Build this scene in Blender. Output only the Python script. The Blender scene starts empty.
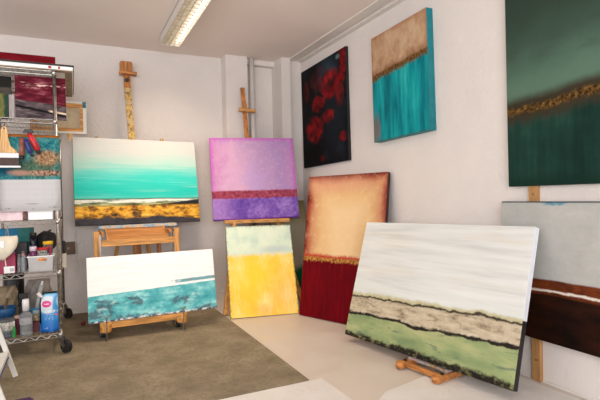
import bpy, bmesh, math, random
from mathutils import Vector, Matrix
random.seed(7)
S = bpy.context.scene
COL = S.collection
PI = math.pi

# ------------------------------------------------------------------ colour / node helpers
def lin(c, g=1.0):
    o = []
    for x in c[:3]:
        x /= 255.0
        o.append(min(1.0, g * (x / 12.92 if x <= .04045 else ((x + .055) / 1.055) ** 2.4)))
    return (*o, 1.0)

class N:
    """small builder around one node tree; colours are given as sRGB 0-255 triples"""
    def __init__(s, name, gain=1.0):
        s.mat = bpy.data.materials.new(name); s.mat.use_nodes = True
        s.t = s.mat.node_tree; s.t.nodes.clear(); s.g = gain
        s.out = s.t.nodes.new('ShaderNodeOutputMaterial')
        s.b = s.t.nodes.new('ShaderNodeBsdfPrincipled')
        s.t.links.new(s.b.outputs[0], s.out.inputs[0])
        s._uv = None
    def link(s, a, sock):
        if hasattr(a, 'is_output'): s.t.links.new(a, sock)
        elif isinstance(a, tuple) and sock.type == 'RGBA': sock.default_value = lin(a, s.g)
        else: sock.default_value = a
    def uv(s):
        if not s._uv:
            n = s.t.nodes.new('ShaderNodeUVMap'); n.uv_map = 'UVMap'
            x = s.t.nodes.new('ShaderNodeSeparateXYZ'); s.t.links.new(n.outputs[0], x.inputs[0])
            s._uv = (x.outputs[0], x.outputs[1])
        return s._uv
    def obj(s):
        n = s.t.nodes.new('ShaderNodeTexCoord'); return n.outputs['Object']
    def M(s, op, *a):
        n = s.t.nodes.new('ShaderNodeMath'); n.operation = op
        for i, x in enumerate(a): s.link(x, n.inputs[i])
        return n.outputs[0]
    def add(s, a, b): return s.M('ADD', a, b)
    def sub(s, a, b): return s.M('SUBTRACT', a, b)
    def mul(s, a, b): return s.M('MULTIPLY', a, b)
    def noise(s, sx, sy, seed=0., detail=4., rough=.55, dist=0.):
        u, v = s.uv()
        c = s.t.nodes.new('ShaderNodeCombineXYZ')
        s.link(s.mul(u, sx), c.inputs[0]); s.link(s.mul(v, sy), c.inputs[1]); c.inputs[2].default_value = seed
        return s._n(c.outputs[0], 1., detail, rough, dist)
    def onoise(s, scale, detail=4., rough=.55, dist=0., stretch=None):
        v = s.obj()
        if stretch:
            m = s.t.nodes.new('ShaderNodeMapping'); m.inputs['Scale'].default_value = stretch
            s.t.links.new(v, m.inputs[0]); v = m.outputs[0]
        return s._n(v, scale, detail, rough, dist)
    def _n(s, vec, scale, detail, rough, dist):
        n = s.t.nodes.new('ShaderNodeTexNoise')
        s.t.links.new(vec, n.inputs['Vector']); n.inputs['Scale'].default_value = scale
        n.inputs['Detail'].default_value = detail; n.inputs['Roughness'].default_value = rough
        n.inputs['Distortion'].default_value = dist
        return n.outputs[0]
    def step(s, x, lo, hi):
        n = s.t.nodes.new('ShaderNodeMapRange'); n.interpolation_type = 'SMOOTHSTEP'
        s.link(x, n.inputs[0])
        if lo > hi: n.inputs[1].default_value = hi; n.inputs[2].default_value = lo; n.inputs[3].default_value = 1; n.inputs[4].default_value = 0
        else: n.inputs[1].default_value = lo; n.inputs[2].default_value = hi
        return n.outputs[0]
    def band(s, x, a, b, soft=.01):
        return s.mul(s.step(x, a - soft, a + soft), s.step(x, b + soft, b - soft))
    def blob(s, cu, cv, ru, rv, soft=.35, wob=None, amt=.0):
        u, v = s.uv()
        a = s.mul(s.sub(u, cu), 1 / ru); b = s.mul(s.sub(v, cv), 1 / rv)
        d = s.M('SQRT', s.add(s.mul(a, a), s.mul(b, b)))
        if wob is not None: d = s.add(d, s.mul(s.sub(wob, .5), amt))
        return s.step(d, 1 + soft, 1 - soft)
    def mix(s, f, a, b):
        n = s.t.nodes.new('ShaderNodeMix'); n.data_type = 'RGBA'
        s.link(f, n.inputs[0]); s.link(a, n.inputs[6]); s.link(b, n.inputs[7])
        return n.outputs[2]
    def ramp(s, x, stops, mode='LINEAR'):
        n = s.t.nodes.new('ShaderNodeValToRGB'); n.color_ramp.interpolation = mode
        e = n.color_ramp.elements
        while len(e) < len(stops): e.new(.5)
        for i, (p, c) in enumerate(sorted(stops, key=lambda q: q[0])):
            e[i].position = p; e[i].color = lin(c, s.g)
        s.link(x, n.inputs[0]); return n.outputs[0]
    def bump(s, h, strength=.2, dist=.002):
        n = s.t.nodes.new('ShaderNodeBump'); n.inputs['Strength'].default_value = strength
        n.inputs['Distance'].default_value = dist
        s.link(h, n.inputs['Height']); s.t.links.new(n.outputs[0], s.b.inputs['Normal'])
    def done(s, col, rough=.5, metal=0., spec=.5):
        s.link(col, s.b.inputs['Base Color']); s.link(rough, s.b.inputs['Roughness'])
        s.b.inputs['Metallic'].default_value = metal; s.b.inputs['Specular IOR Level'].default_value = spec
        return s.mat

_cache = {}
def plain(name, c, rough=.5, metal=0., var=.12, scale=30., spec=.5, stretch=None):
    if name in _cache: return _cache[name]
    n = N(name)
    d = tuple(max(0, x * (1 - var)) for x in c); l = tuple(min(255, x * (1 + var * .6)) for x in c)
    m = n.done(n.ramp(n.onoise(scale, stretch=stretch), [(.3, d), (.7, l)]), rough, metal, spec)
    _cache[name] = m; return m
def wood(name, c, along='z', var=.3):
    st = {'x': (2, 25, 25), 'y': (25, 2, 25), 'z': (25, 25, 2)}[along]
    return plain(name + along, c, .5, 0, var, 2.5, .4, st)
def glass(name, c, rough=.05, trans=.9):
    if name in _cache: return _cache[name]
    n = N(name); m = n.done(c, rough); n.b.inputs['Transmission Weight'].default_value = trans; n.b.inputs['IOR'].default_value = 1.2
    _cache[name] = m; return m

# ------------------------------------------------------------------ mesh helpers
def box(bm, a, b, mi=0):
    x0, y0, z0 = (min(p, q) for p, q in zip(a, b)); x1, y1, z1 = (max(p, q) for p, q in zip(a, b))
    v = [bm.verts.new(p) for p in [(x0,y0,z0),(x1,y0,z0),(x1,y1,z0),(x0,y1,z0),(x0,y0,z1),(x1,y0,z1),(x1,y1,z1),(x0,y1,z1)]]
    fs = [bm.faces.new([v[i] for i in f]) for f in [(0,3,2,1),(4,5,6,7),(0,1,5,4),(1,2,6,5),(2,3,7,6),(3,0,4,7)]]
    for f in fs: f.material_index = mi
    return fs
def beam(bm, p, q, w, d, side=Vector((1,0,0)), w2=None, d2=None):
    """rectangular bar from p to q, w along `side`, d across; optional end size"""
    p, q = Vector(p), Vector(q); z = (q - p).normalized()
    y = z.cross(Vector(side)).normalized(); x = y.cross(z).normalized()
    w2 = w if w2 is None else w2; d2 = d if d2 is None else d2
    r = []
    for c, ww, dd in ((p, w, d), (q, w2, d2)):
        r.append([bm.verts.new(c + x * (sx * ww / 2) + y * (sy * dd / 2)) for sx, sy in ((-1,-1),(1,-1),(1,1),(-1,1))])
    a, b = r
    bm.faces.new(a[::-1]); bm.faces.new(b)
    for i in range(4): bm.faces.new([a[i], a[(i+1)%4], b[(i+1)%4], b[i]])
def rod(bm, p, q, r, n=8, r2=None, mi=0):
    p, q = Vector(p), Vector(q); z = (q - p).normalized()
    x = z.orthogonal().normalized(); y = z.cross(x); r2 = r if r2 is None else r2
    A = [bm.verts.new(p + (x * math.cos(2*PI*i/n) + y * math.sin(2*PI*i/n)) * r) for i in range(n)]
    B = [bm.verts.new(q + (x * math.cos(2*PI*i/n) + y * math.sin(2*PI*i/n)) * r2) for i in range(n)]
    fs = [bm.faces.new(A[::-1]), bm.faces.new(B)]
    for i in range(n): fs.append(bm.faces.new([A[i], A[(i+1)%n], B[(i+1)%n], B[i]]))
    for f in fs: f.material_index = mi
def path(bm, pts, r, n=6):
    for a, b in zip(pts, pts[1:]): rod(bm, a, b, r, n)
def lathe(bm, c, prof, n=20, mi=0, axis=None):
    """prof: list of (radius, height) around c"""
    c = Vector(c); R = Matrix.Identity(3)
    if axis is not None: R = Vector((0,0,1)).rotation_difference(Vector(axis)).to_matrix()
    rings = []
    for r, z in prof:
        rings.append([bm.verts.new(c + R @ Vector((max(r, 1e-4) * math.cos(2*PI*i/n), max(r, 1e-4) * math.sin(2*PI*i/n), z))) for i in range(n)])
    for a, b in zip(rings, rings[1:]):
        for i in range(n):
            f = bm.faces.new([a[i], a[(i+1)%n], b[(i+1)%n], b[i]]); f.material_index = mi; f.smooth = True
    for f in (bm.faces.new(rings[0][::-1]), bm.faces.new(rings[-1])): f.material_index = mi
def prism(bm, pts, y0, y1):
    """outline pts (x,z) extruded along y"""
    A = [bm.verts.new((x, y0, z)) for x, z in pts]; B = [bm.verts.new((x, y1, z)) for x, z in pts]
    bm.faces.new(A); bm.faces.new(B[::-1]); n = len(pts)
    for i in range(n): bm.faces.new([A[(i+1)%n], A[i], B[i], B[(i+1)%n]])
def bevel(bm, w=.003, seg=2):
    bmesh.ops.bevel(bm, geom=bm.edges[:], offset=w, segments=seg, affect='EDGES', profile=.6)

def obj(name, bm, mats, parent=None, label=None, base=None, bev=0, uvfn=None):
    if bev: bevel(bm, bev)
    bmesh.ops.recalc_face_normals(bm, faces=bm.faces[:])
    if parent is not None and base is None: base = parent['_b']
    if base is not None:
        off = Vector(base)
        for v in bm.verts: v.co -= off
    if uvfn:
        L = bm.loops.layers.uv.new('UVMap')
        for f in bm.faces:
            for l in f.loops: l[L].uv = uvfn(l.vert.co)
    me = bpy.data.meshes.new(name); bm.to_mesh(me); bm.free()
    for m in (mats if isinstance(mats, (list, tuple)) else [mats]): me.materials.append(m)
    o = bpy.data.objects.new(name, me); COL.objects.link(o)
    if parent is not None:
        o.parent = parent
    elif base is not None: o.location = base
    if label: o['label'] = label
    return o
class T:
    """a thing: an Empty at its base; part meshes are written in world coordinates"""
    def __init__(s, name, label, cat, base, group=None):
        s.e = bpy.data.objects.new(name, None); COL.objects.link(s.e)
        s.e.empty_display_size = .05; s.e.location = base; s.base = Vector(base)
        tag(s.e, label, cat, group)
    def part(s, name, bm, mats, label=None, parent=None, bev=0, uvfn=None):
        o = obj(name, bm, mats, None, None, s.base, bev, uvfn); o.location = (0,0,0)
        o.parent = parent or s.e
        if label: o['label'] = label
        return o
def tag(o, label, cat, group=None):
    o['label'] = label; o['category'] = cat
    if group: o['group'] = group
    return o
def struct(name, bm, m, **k):
    o = obj(name, bm, m, **k); o['kind'] = 'structure'; return o
B = bmesh.new

# ------------------------------------------------------------------ materials
M_wall = N('wall_plaster'); _r = M_wall.onoise(38., 4., .6)
M_wall.bump(_r, .9, .006); M_wall = M_wall.done(M_wall.ramp(M_wall.onoise(3.), [(.3, (225, 217, 211)), (.7, (231, 222, 216))]), .85, spec=.2)
M_ceil = N('ceiling_paint'); M_ceil.bump(M_ceil.onoise(90., 2.), .15, .002)
M_ceil = M_ceil.done(M_ceil.ramp(M_ceil.onoise(2.), [(.3, (240, 227, 219)), (.7, (244, 232, 224))]), .9, spec=.2)
M_trim = plain('white_trim', (226, 219, 212), .5, 0, .03, 8)
n = N('lino_floor'); a = n.onoise(4., 5.); b = n.onoise(160., 2.)
n.bump(n.onoise(120., 2.), .1, .001)
M_floor = n.done(n.mix(n.mul(b, .35), n.ramp(a, [(.3, (206, 193, 180)), (.7, (214, 203, 191))]), (190, 178, 165)), n.step(a, -.3, 1.4), spec=.45)
n = N('carpet_felt'); a = n.onoise(5., 6., .6); b = n.onoise(260., 3., .7); c = n.onoise(40., 5., .7)
n.bump(b, .7, .004)
col = n.ramp(a, [(.32, (130, 118, 97)), (.5, (146, 133, 110)), (.68, (162, 148, 124))])
col = n.mix(n.mul(n.step(c, .47, .62), .5), col, (112, 98, 78)); col = n.mix(n.mul(n.step(b, .45, .7), .45), col, (108, 98, 80))
M_carpet = n.done(col, .95, spec=.1)
n = N('white_sheet'); n.bump(n.onoise(9., 4., .6, 1.5), .5, .01)
M_sheet = n.done(n.ramp(n.onoise(6.), [(.3, (218, 211, 204)), (.7, (225, 220, 215))]), .5, spec=.4)
M_oak = {k: wood('easel_wood', (205, 146, 78), k) for k in 'xyz'}
M_oakd = {k: wood('brown_wood', (190, 124, 66), k) for k in 'xyz'}
M_pale = {k: wood('pale_wood', (214, 168, 108), k) for k in 'xyz'}
M_black = plain('black_plastic', (26, 25, 26), .45, 0, .2, 40)
M_rub = plain('black_rubber', (22, 22, 23), .7, 0, .2, 40)
M_chrome = plain('chrome_wire', (196, 194, 190), .28, 1., .12, 60)
M_steel = plain('dull_steel', (150, 148, 145), .35, 1., .15, 60)
M_white = plain('white_plastic', (244, 243, 242), .4, 0, .03, 10)
M_red = plain('red_plastic', (190, 34, 40), .4, 0, .1, 20)
M_cream = plain('cream_plastic', (226, 218, 198), .5, 0, .05, 10)

# ------------------------------------------------------------------ the room
R, D, H = 2.352, 5.01, 2.6
XL, YF = -3.3, -2.4
bm = B(); box(bm, (XL - .1, YF - .1, -.1), (R + .1, D + .1, 0)); struct('floor', bm, M_floor)
bm = B(); box(bm, (XL - .1, YF - .1, H), (R + .1, D + .1, H + .1)); struct('ceiling', bm, M_ceil)
bm = B(); box(bm, (R, YF - .1, 0), (R + .1, D + .1, H)); struct('wall_right', bm, M_wall)
ly_0, ly_1 = -1.6, 3.0        # window in the left wall, outside the frame
bm = B(); box(bm, (XL - .12, YF - .1, 0), (XL, D + .1, .85)); box(bm, (XL - .12, YF - .1, 2.35), (XL, D + .1, H)); box(bm, (XL - .12, YF - .1, .85), (XL, ly_0, 2.35)); box(bm, (XL - .12, ly_1, .85), (XL, D + .1, 2.35)); struct('wall_left', bm, M_wall)
bm = B()
for y in (ly_0, ly_0 + 1.5, ly_0 + 3.05, ly_1 - .05): box(bm, (XL - .1, y, .85), (XL - .04, y + .05, 2.35))
box(bm, (XL - .1, ly_0, .85), (XL - .04, ly_1, .9)); box(bm, (XL - .1, ly_0, 2.3), (XL - .04, ly_1, 2.35)); struct('window_2', bm, M_trim)
# back wall with two boxed-in columns, a pipe chase and a shallow niche
bm = B(); box(bm, (XL - .1, D, 0), (R + .1, D + .1, H)); struct('wall_back', bm, M_wall)
bm = B(); box(bm, (1.488, 4.85, 0), (1.732, D, H)); struct('wall_back_column', bm, M_wall)
bm = B(); box(bm, (2.082, 4.73, 0), (2.19, D, H)); box(bm, (2.19, 4.80, 0), (R, D, H)); struct('wall_back_boxing', bm, M_wall)
bm = B(); box(bm, (1.732, 4.93, 2.545), (2.082, D, H)); struct('wall_back_lintel', bm, M_wall)
bm = B(); rod(bm, (1.80, 4.90, 0), (1.80, 4.90, H), .028, 16)
for f in bm.faces: f.smooth = True
struct('trim_1', bm, M_trim)
# boxing along the top of the right wall
bm = B(); box(bm, (2.182, YF, 2.588), (2.272, 4.73, H)); box(bm, (2.30, YF, 2.574), (R, 4.73, H)); struct('trim_2', bm, M_trim)
bm = B(); box(bm, (XL, D - .012, 0), (1.488, D, .055)); struct('baseboard_back', bm, M_trim)
bm = B(); box(bm, (R - .006, YF, 0), (R, 4.73, .012)); struct('baseboard_right', bm, M_trim)
# wall behind the camera with a wide window letting daylight in
wx0, wx1, wz0, wz1 = -2.8, 1.0, .85, 2.3
bm = B(); box(bm, (XL - .1, YF - .12, 0), (R + .1, YF, wz0)); box(bm, (XL - .1, YF - .12, wz1), (R + .1, YF, H))
box(bm, (XL - .1, YF - .12, wz0), (wx0, YF, wz1)); box(bm, (wx1, YF - .12, wz0), (R + .1, YF, wz1)); struct('wall_front', bm, M_wall)
bm = B()
for x in (wx0, wx0 + 1.17, wx0 + 2.38, wx1 - .05): box(bm, (x, YF - .1, wz0), (x + .05, YF - .04, wz1))
box(bm, (wx0, YF - .1, wz0), (wx1, YF - .04, wz0 + .05)); box(bm, (wx0, YF - .1, wz1 - .05), (wx1, YF - .04, wz1)); struct('window_1', bm, M_trim)

# floor coverings
bm = B(); box(bm, (-2.6, 2.45, 0), (1.21, 4.96, .006)); tag(obj('carpet', bm, M_carpet, base=(-.7, 3.7, 0)), 'olive brown felt carpet under the easels and wire shelves', 'carpet')
def sheet(pts, label, z=.003, sub=7):
    bm = B(); q = [bm.verts.new((x, y, z)) for x, y in pts]; bm.faces.new(q)
    bmesh.ops.triangulate(bm, faces=bm.faces[:]); bmesh.ops.subdivide_edges(bm, edges=bm.edges[:], cuts=sub, use_grid_fill=True)
    for v in bm.verts: v.co.z = z + .0015 * (1 + math.sin(v.co.x * 17 + v.co.y * 9) * math.cos(v.co.y * 21 - v.co.x * 5))
    e = bmesh.ops.extrude_face_region(bm, geom=bm.faces[:])
    for v in e['geom']:
        if isinstance(v, bmesh.types.BMVert): v.co.z = .0005
    for f in bm.faces: f.smooth = False
    return tag(obj('paper_sheet', bm, M_sheet, base=(pts[0][0], pts[0][1], 0)), label, 'paper', 'white sheets laid on the floor')
sheet([(-.6, 1.2), (1.29, 1.2), (1.285, 2.435), (-.6, 2.435)], 'white paper sheet on the floor in front of the carpet edge')
sheet([(1.33, 1.1), (2.3, 1.1), (2.3, 2.12), (1.90, 2.19), (1.50, 2.10), (1.33, 1.98)], 'white protective sheet on the floor under the low easel')

# ------------------------------------------------------------------ paintings
G = 1.12
def canvas(label, pose, w, h, d, fn, edge, group, name='painting', seed=0, rough=.55, cat='painting', bumpy=(.35, 180)):
    cx, cy, cz, yaw, lean, roll = pose
    yaw, lean, roll = (math.radians(a) for a in (yaw, lean, roll))
    r = Vector((math.cos(yaw), math.sin(yaw), 0)); nn = Vector((math.sin(yaw), -math.cos(yaw), 0))
    u = Vector((0,0,1)) * math.cos(lean) - nn * math.sin(lean)
    r2 = r * math.cos(roll) + u * math.sin(roll); u2 = u * math.cos(roll) - r * math.sin(roll); y = -(r2.cross(u2))
    bm = B(); box(bm, (-w/2, 0, 0), (w/2, d, h)); bevel(bm, .0025, 2)
    bmesh.ops.recalc_face_normals(bm, faces=bm.faces[:])
    L = bm.loops.layers.uv.new('UVMap')
    for f in bm.faces:
        f.material_index = 0 if f.normal.y < -.6 else 1
        for l in f.loops: l[L].uv = ((l.vert.co.x + w/2) / w, l.vert.co.z / h)
    n = N('paint_' + name, G); c = fn(n); n.bump(n.add(n.noise(w * bumpy[1], h * bumpy[1], 3., 2), n.mul(n.noise(w * 9, h * 30, 5., 4), 1.5)), bumpy[0], .0015); m0 = n.done(c, rough, spec=.08)
    n = N('paint_edge', G); m1 = n.done(edge(n) if callable(edge) else n.ramp(n.noise(9, 9, 2.), [(.3, tuple(x * .85 for x in edge)), (.7, edge)]), .6)
    me = bpy.data.meshes.new(name); bm.to_mesh(me); bm.free(); me.materials.append(m0); me.materials.append(m1)
    o = bpy.data.objects.new(name, me); COL.objects.link(o)
    m = Matrix.Identity(4)
    for i, cvec in enumerate((r2, y, u2)):
        for k in range(3): m[k][i] = cvec[k]
    m.translation = (cx, cy, cz); o.matrix_world = m
    return tag(o, label, cat, group)

def p_turq(n):
    u, v = n.uv(); w1 = n.noise(3, 10, 1.); w2 = n.noise(2.5, 40, 2., 6)
    vv = n.add(v, n.add(n.mul(n.sub(w1, .5), .16), n.mul(n.sub(w2, .5), .14)))
    vv = n.add(vv, n.mul(n.step(u, 1.2, .0), .0))
    c = n.ramp(vv, [(.28, (70, 200, 184)), (.36, (44, 196, 182)), (.5, (62, 206, 192)), (.6, (116, 212, 198)), (.72, (180, 214, 202)), (.84, (204, 209, 203)), (1, (210, 209, 204))])
    c = n.mix(n.mul(n.blob(.88, .56, .28, .07, .9, w2, .6), .6), c, (48, 206, 194))
    c = n.mix(n.mul(n.step(w2, .5, .75), .22), c, (222, 226, 214))
    wob = n.noise(4, 3, 4., 3); wf = n.noise(12, 16, 9., 8, .72)
    v2 = n.add(v, n.mul(n.sub(wob, .5), .02))
    c = n.mix(n.step(v2, .302, .288), c, (92, 110, 86))
    fn = n.noise(6, 34, 6., 6, .65)
    foam = n.ramp(fn, [(.36, (120, 140, 110)), (.44, (190, 202, 184)), (.5, (232, 230, 220)), (.66, (240, 238, 230))])
    low_ = n.ramp(fn, [(.38, (52, 56, 48)), (.5, (130, 140, 92)), (.62, (196, 196, 150))])
    foam = n.mix(n.step(n.add(v2, n.mul(n.sub(fn, .5), .05)), .252, .24), foam, low_)
    foam = n.mix(n.step(n.add(u, n.mul(n.sub(v2, .235), -6.)), .70, .80), foam, (42, 42, 44))
    c = n.mix(n.step(v2, .287, .280), c, foam)
    gold = n.ramp(wf, [(.34, (46, 40, 38)), (.43, (132, 94, 44)), (.5, (208, 148, 50)), (.6, (236, 184, 72)), (.72, (232, 208, 150))])
    gold = n.mix(n.mul(n.step(n.noise(5, 6, 21., 6, .65), .55, .63), .8), gold, (66, 56, 46))
    c = n.mix(n.step(n.add(v, n.mul(n.sub(wf, .5), .07)), .225, .20), c, gold)
    sl = n.ramp(n.noise(10, 8, 8.), [(.3, (48, 46, 52)), (.7, (74, 72, 78))])
    ed = n.add(n.add(v, n.mul(n.sub(n.noise(5, 5, 11., 6), .5), .14)), n.mul(n.step(u, .6, 1.), .045))
    return n.mix(n.step(ed, .105, .07), c, sl)
canvas('turquoise seascape painting with black and gold shore on the tall wheeled easel', (.562, 4.55, .857, 4.5, 11., -.44), 1.112, .803, .036, p_turq, (52, 48, 48), 'paintings standing on easels')

def p_teal(n):
    u, v = n.uv(); st = n.noise(2.5, 22, 1., 5); wf = n.noise(9, 7, 3., 6, .62); f2 = n.noise(22, 12, 4., 5)
    c = n.ramp(st, [(.3, (232, 231, 228)), (.5, (243, 242, 239)), (.75, (248, 247, 245))])
    c = n.mix(n.mul(n.step(n.noise(3, 34, 9., 4), .62, .72), .35), c, (196, 198, 196))
    hz = n.sub(v, n.mul(u, .065)); hz = n.add(hz, n.mul(n.sub(n.noise(14, 3, 2., 4), .5), .02))
    sea = n.ramp(wf, [(.3, (58, 144, 152)), (.47, (88, 174, 180)), (.58, (124, 198, 200)), (.7, (170, 218, 216))])
    pt = n.add(n.mul(n.noise(5, 5, 14., 5), .65), n.mul(f2, .35))
    sea = n.mix(n.mul(n.step(n.add(pt, n.mul(v, -.3)), .455, .53), .8), sea, (78, 88, 100))
    sea = n.mix(n.mul(n.step(n.noise(6, 6, 12., 7, .7), .56, .66), .6), sea, (196, 226, 224))
    tb = n.mul(n.band(hz, .44, .49, .008), n.step(n.add(u, n.mul(n.sub(f2, .5), .3)), .62, .72))
    c = n.mix(n.mul(tb, .9), c, n.mix(n.step(f2, .5, .6), (72, 152, 160), (120, 130, 136)))
    c = n.mix(n.step(hz, .425, .415), c, (240, 240, 236))
    c = n.mix(n.step(hz, .408, .398), c, sea)
    c = n.mix(n.step(v, .04, .015), c, n.mix(n.step(f2, .45, .55), (70, 84, 100), (214, 222, 222)))
    return c
def e_teal(n):
    u, v = n.uv(); return n.mix(n.step(n.noise(6, 14, 3.), .45, .55), n.mix(n.step(v, .45, .4), (236, 235, 232), (220, 228, 226)), n.mix(n.step(v, .45, .4), (228, 228, 226), (60, 66, 76)))
canvas('white and teal seascape painting low on the front of the wheeled easel', (.580, 3.906, .143, 1.4, 11.8, 0), 1.0, .501, .03, p_teal, e_teal, 'paintings standing on easels')

def p_purple(n):
    u, v = n.uv(); a = n.noise(4, 4, 1., 6, .6); b = n.noise(26, 26, 2., 5); g = n.noise(3, 3, 7., 5)
    c = n.ramp(n.add(u, n.mul(n.sub(a, .5), .7)), [(.0, (190, 130, 178)), (.25, (202, 160, 190)), (.55, (178, 144, 182)), (.85, (165, 132, 180)), (1, (178, 132, 180))])
    c = n.mix(n.mul(n.step(b, .5, .75), .3), c, (216, 192, 212))
    c = n.mix(n.mul(n.step(g, .52, .7), .4), c, (178, 150, 206))
    e = n.M('MINIMUM', n.M('MINIMUM', u, n.sub(1., u)), n.sub(1., v)); e = n.add(e, n.mul(n.sub(b, .5), .05))
    c = n.mix(n.mul(n.step(e, .06, .0), .85), c, (184, 92, 180))
    low = n.ramp(n.add(n.mul(a, .6), n.mul(b, .4)), [(.34, (84, 54, 146)), (.5, (116, 82, 166)), (.66, (160, 126, 196))])
    low = n.mix(n.mul(n.step(u, .35, 0.), .35), low, (206, 160, 214))
    hv = n.add(v, n.mul(n.sub(n.noise(9, 9, 4., 5), .5), .03))
    c = n.mix(n.step(hv, .36, .335), c, n.ramp(b, [(.35, (124, 44, 66)), (.6, (158, 72, 92)), (.75, (190, 120, 140))]))
    c = n.mix(n.step(hv, .262, .245), c, low)
    return n.mix(n.step(v, .02, .005), c, (96, 44, 130))
def e_purple(n):
    u, v = n.uv(); return n.mix(n.step(v, .3, .25), (150, 84, 150), (84, 40, 120))
canvas('lilac over violet abstract painting on the tray of the slender easel', (1.65, 4.42, .8575, -10., 12.4, .49), .870, .850, .035, p_purple, e_purple, 'paintings standing on easels')

def p_yellow(n):
    u, v = n.uv(); a = n.noise(4, 3, 1., 5); b = n.noise(40, 8, 2., 6); k = n.noise(30, 30, 5., 5, .7)
    c = n.ramp(n.add(n.mul(a, .75), n.mul(b, .25)), [(.34, (246, 190, 60)), (.46, (246, 198, 76)), (.56, (248, 212, 120)), (.70, (250, 226, 164))])
    c = n.mix(n.mul(n.blob(.78, .22, .22, .22, .9, a, 1.2), .55), c, (248, 178, 78))
    c = n.mix(n.mul(n.blob(.3, .42, .3, .15, .9, a, 1.), .7), c, (252, 204, 60))
    c = n.mix(n.mul(n.blob(.5, .06, .12, .06, .9, a, 1.), .5), c, (224, 160, 84))
    top = n.ramp(n.noise(4, 5, 8., 6), [(.35, (186, 206, 190)), (.5, (206, 220, 198)), (.7, (216, 224, 202))])
    top = n.mix(n.mul(n.blob(.72, .72, .2, .04, .8, b, .8), .5), top, (164, 178, 186))
    hv = n.add(v, n.mul(n.sub(n.noise(14, 6, 4., 6), .5), .12))
    c = n.mix(n.step(hv, .64, .69), c, top)
    e = n.M('MINIMUM', n.M('MINIMUM', u, n.sub(1., u)), n.M('MINIMUM', n.sub(1., v), n.add(v, .02)))
    return n.mix(n.mul(n.step(n.add(e, n.mul(n.sub(k, .5), .08)), .022, -.004), .75), c, (106, 100, 72))
canvas('pale green and yellow painting standing on the floor before the slender easel', (1.531, 3.953, .006, -10.9, 20., -.18), .626, .847, .022, p_yellow, (96, 78, 58), 'paintings standing on the floor')

def p_red(n):
    u, v = n.uv(); a = n.noise(4, 5, 1., 6, .6); b = n.noise(18, 22, 2., 6, .65); s_ = n.noise(30, 4, 3., 5)
    e = n.M('MINIMUM', n.M('MINIMUM', u, n.sub(1.03, u)), n.mul(n.sub(1., v), 1.5)); e = n.add(e, n.mul(n.sub(a, .5), .16))
    c = n.ramp(e, [(.0, (96, 24, 22)), (.04, (148, 70, 52)), (.1, (190, 136, 98)), (.22, (208, 170, 122)), (.4, (216, 184, 140))])
    c = n.mix(n.mul(n.step(b, .5, .72), .3), c, (228, 202, 160))
    c = n.mix(n.mul(n.blob(.35, .93, .35, .05, .9, b, 1.3), .5), c, (214, 160, 130))
    red = n.ramp(n.add(n.mul(s_, .6), n.mul(a, .4)), [(.35, (76, 0, 10)), (.55, (102, 2, 16)), (.7, (124, 8, 22))])
    hv = n.add(v, n.mul(n.sub(b, .5), .045))
    c = n.mix(n.step(hv, .452, .425), c, (172, 38, 34))
    gold = n.ramp(n.noise(40, 50, 6., 5, .7), [(.35, (70, 34, 14)), (.5, (160, 104, 48)), (.68, (206, 166, 98))])
    c = n.mix(n.step(hv, .43, .418), c, gold)
    return n.mix(n.step(n.add(hv, n.mul(n.sub(n.noise(40, 3, 8., 4), .5), .05)), .40, .385), c, red)
canvas('tall peach and crimson painting standing on the floor against the right wall', (1.968, 3.444, .006, -68.5, 8.5, .3), .852, 1.262, .04, p_red, (58, 26, 26), 'paintings standing on the floor')

def p_land(n):
    u, v = n.uv(); st = n.noise(2.2, 20, 1., 6); a = n.noise(7, 9, 2., 6, .62); b = n.noise(30, 26, 3., 6, .68); d = n.noise(5, 2, 4., 5)
    c = n.ramp(st, [(.3, (190, 191, 187)), (.5, (205, 206, 202)), (.7, (214, 214, 211))])
    c = n.mix(n.mul(n.step(n.noise(2, 16, 8., 4), .52, .68), .3), c, (198, 186, 164))
    c = n.mix(n.mul(n.step(v, .58, .40), .35), c, (206, 212, 208))
    lv = n.add(v, n.add(n.mul(n.sub(d, .5), .07), n.mul(n.sub(a, .5), .03)))
    lv = n.sub(lv, n.mul(u, .055)); lv = n.add(lv, n.mul(n.sub(n.noise(3, 1, 31., 6, .65), .5), .06))
    c = n.mix(n.mul(n.step(n.add(lv, n.mul(n.sub(b, .5), .05)), .39, .365), .8), c, (176, 166, 116))
    c = n.mix(n.step(n.add(lv, n.mul(n.sub(b, .5), .05)), .362, .350), c, (60, 54, 44))
    rk = n.noise(9, 26, 13., 7, .7, .4)
    rock = n.ramp(n.add(n.mul(a, .25), n.add(n.mul(b, .25), n.mul(rk, .5))), [(.34, (58, 52, 44)), (.42, (134, 120, 100)), (.49, (178, 164, 140)), (.62, (200, 188, 166))])
    c = n.mix(n.step(n.add(lv, n.mul(n.sub(b, .5), .04)), .345, .333), c, rock)
    c = n.mix(n.step(n.add(lv, n.mul(n.sub(b, .5), .06)), .215, .20), c, (38, 34, 30))
    gr = n.ramp(n.noise(4, 7, 6., 6), [(.34, (118, 136, 96)), (.48, (141, 154, 108)), (.62, (166, 168, 122))])
    gr = n.mix(n.mul(n.step(n.noise(12, 30, 7., 6), .58, .66), .6), gr, (72, 96, 92))
    c = n.mix(n.step(n.add(lv, n.mul(n.sub(a, .5), .06)), .188, .178), c, gr)
    bk = n.add(v, n.mul(n.sub(n.noise(8, 6, 11., 6, .65), .5), .16))
    return n.mix(n.step(bk, .06, .03), c, n.mix(n.step(b, .48, .68), (34, 32, 28), (128, 122, 82)))
def e_land(n):
    u, v = n.uv(); return n.mix(n.step(v, .42, .41), (222, 226, 234), (26, 25, 27))
canvas('large white and green landscape painting with rocky band on the low floor easel', (1.872, 2.331, .060, -82.5, 17.1, .92), 1.340, .851, .04, p_land, e_land, 'paintings standing on easels', rough=.45)

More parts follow.
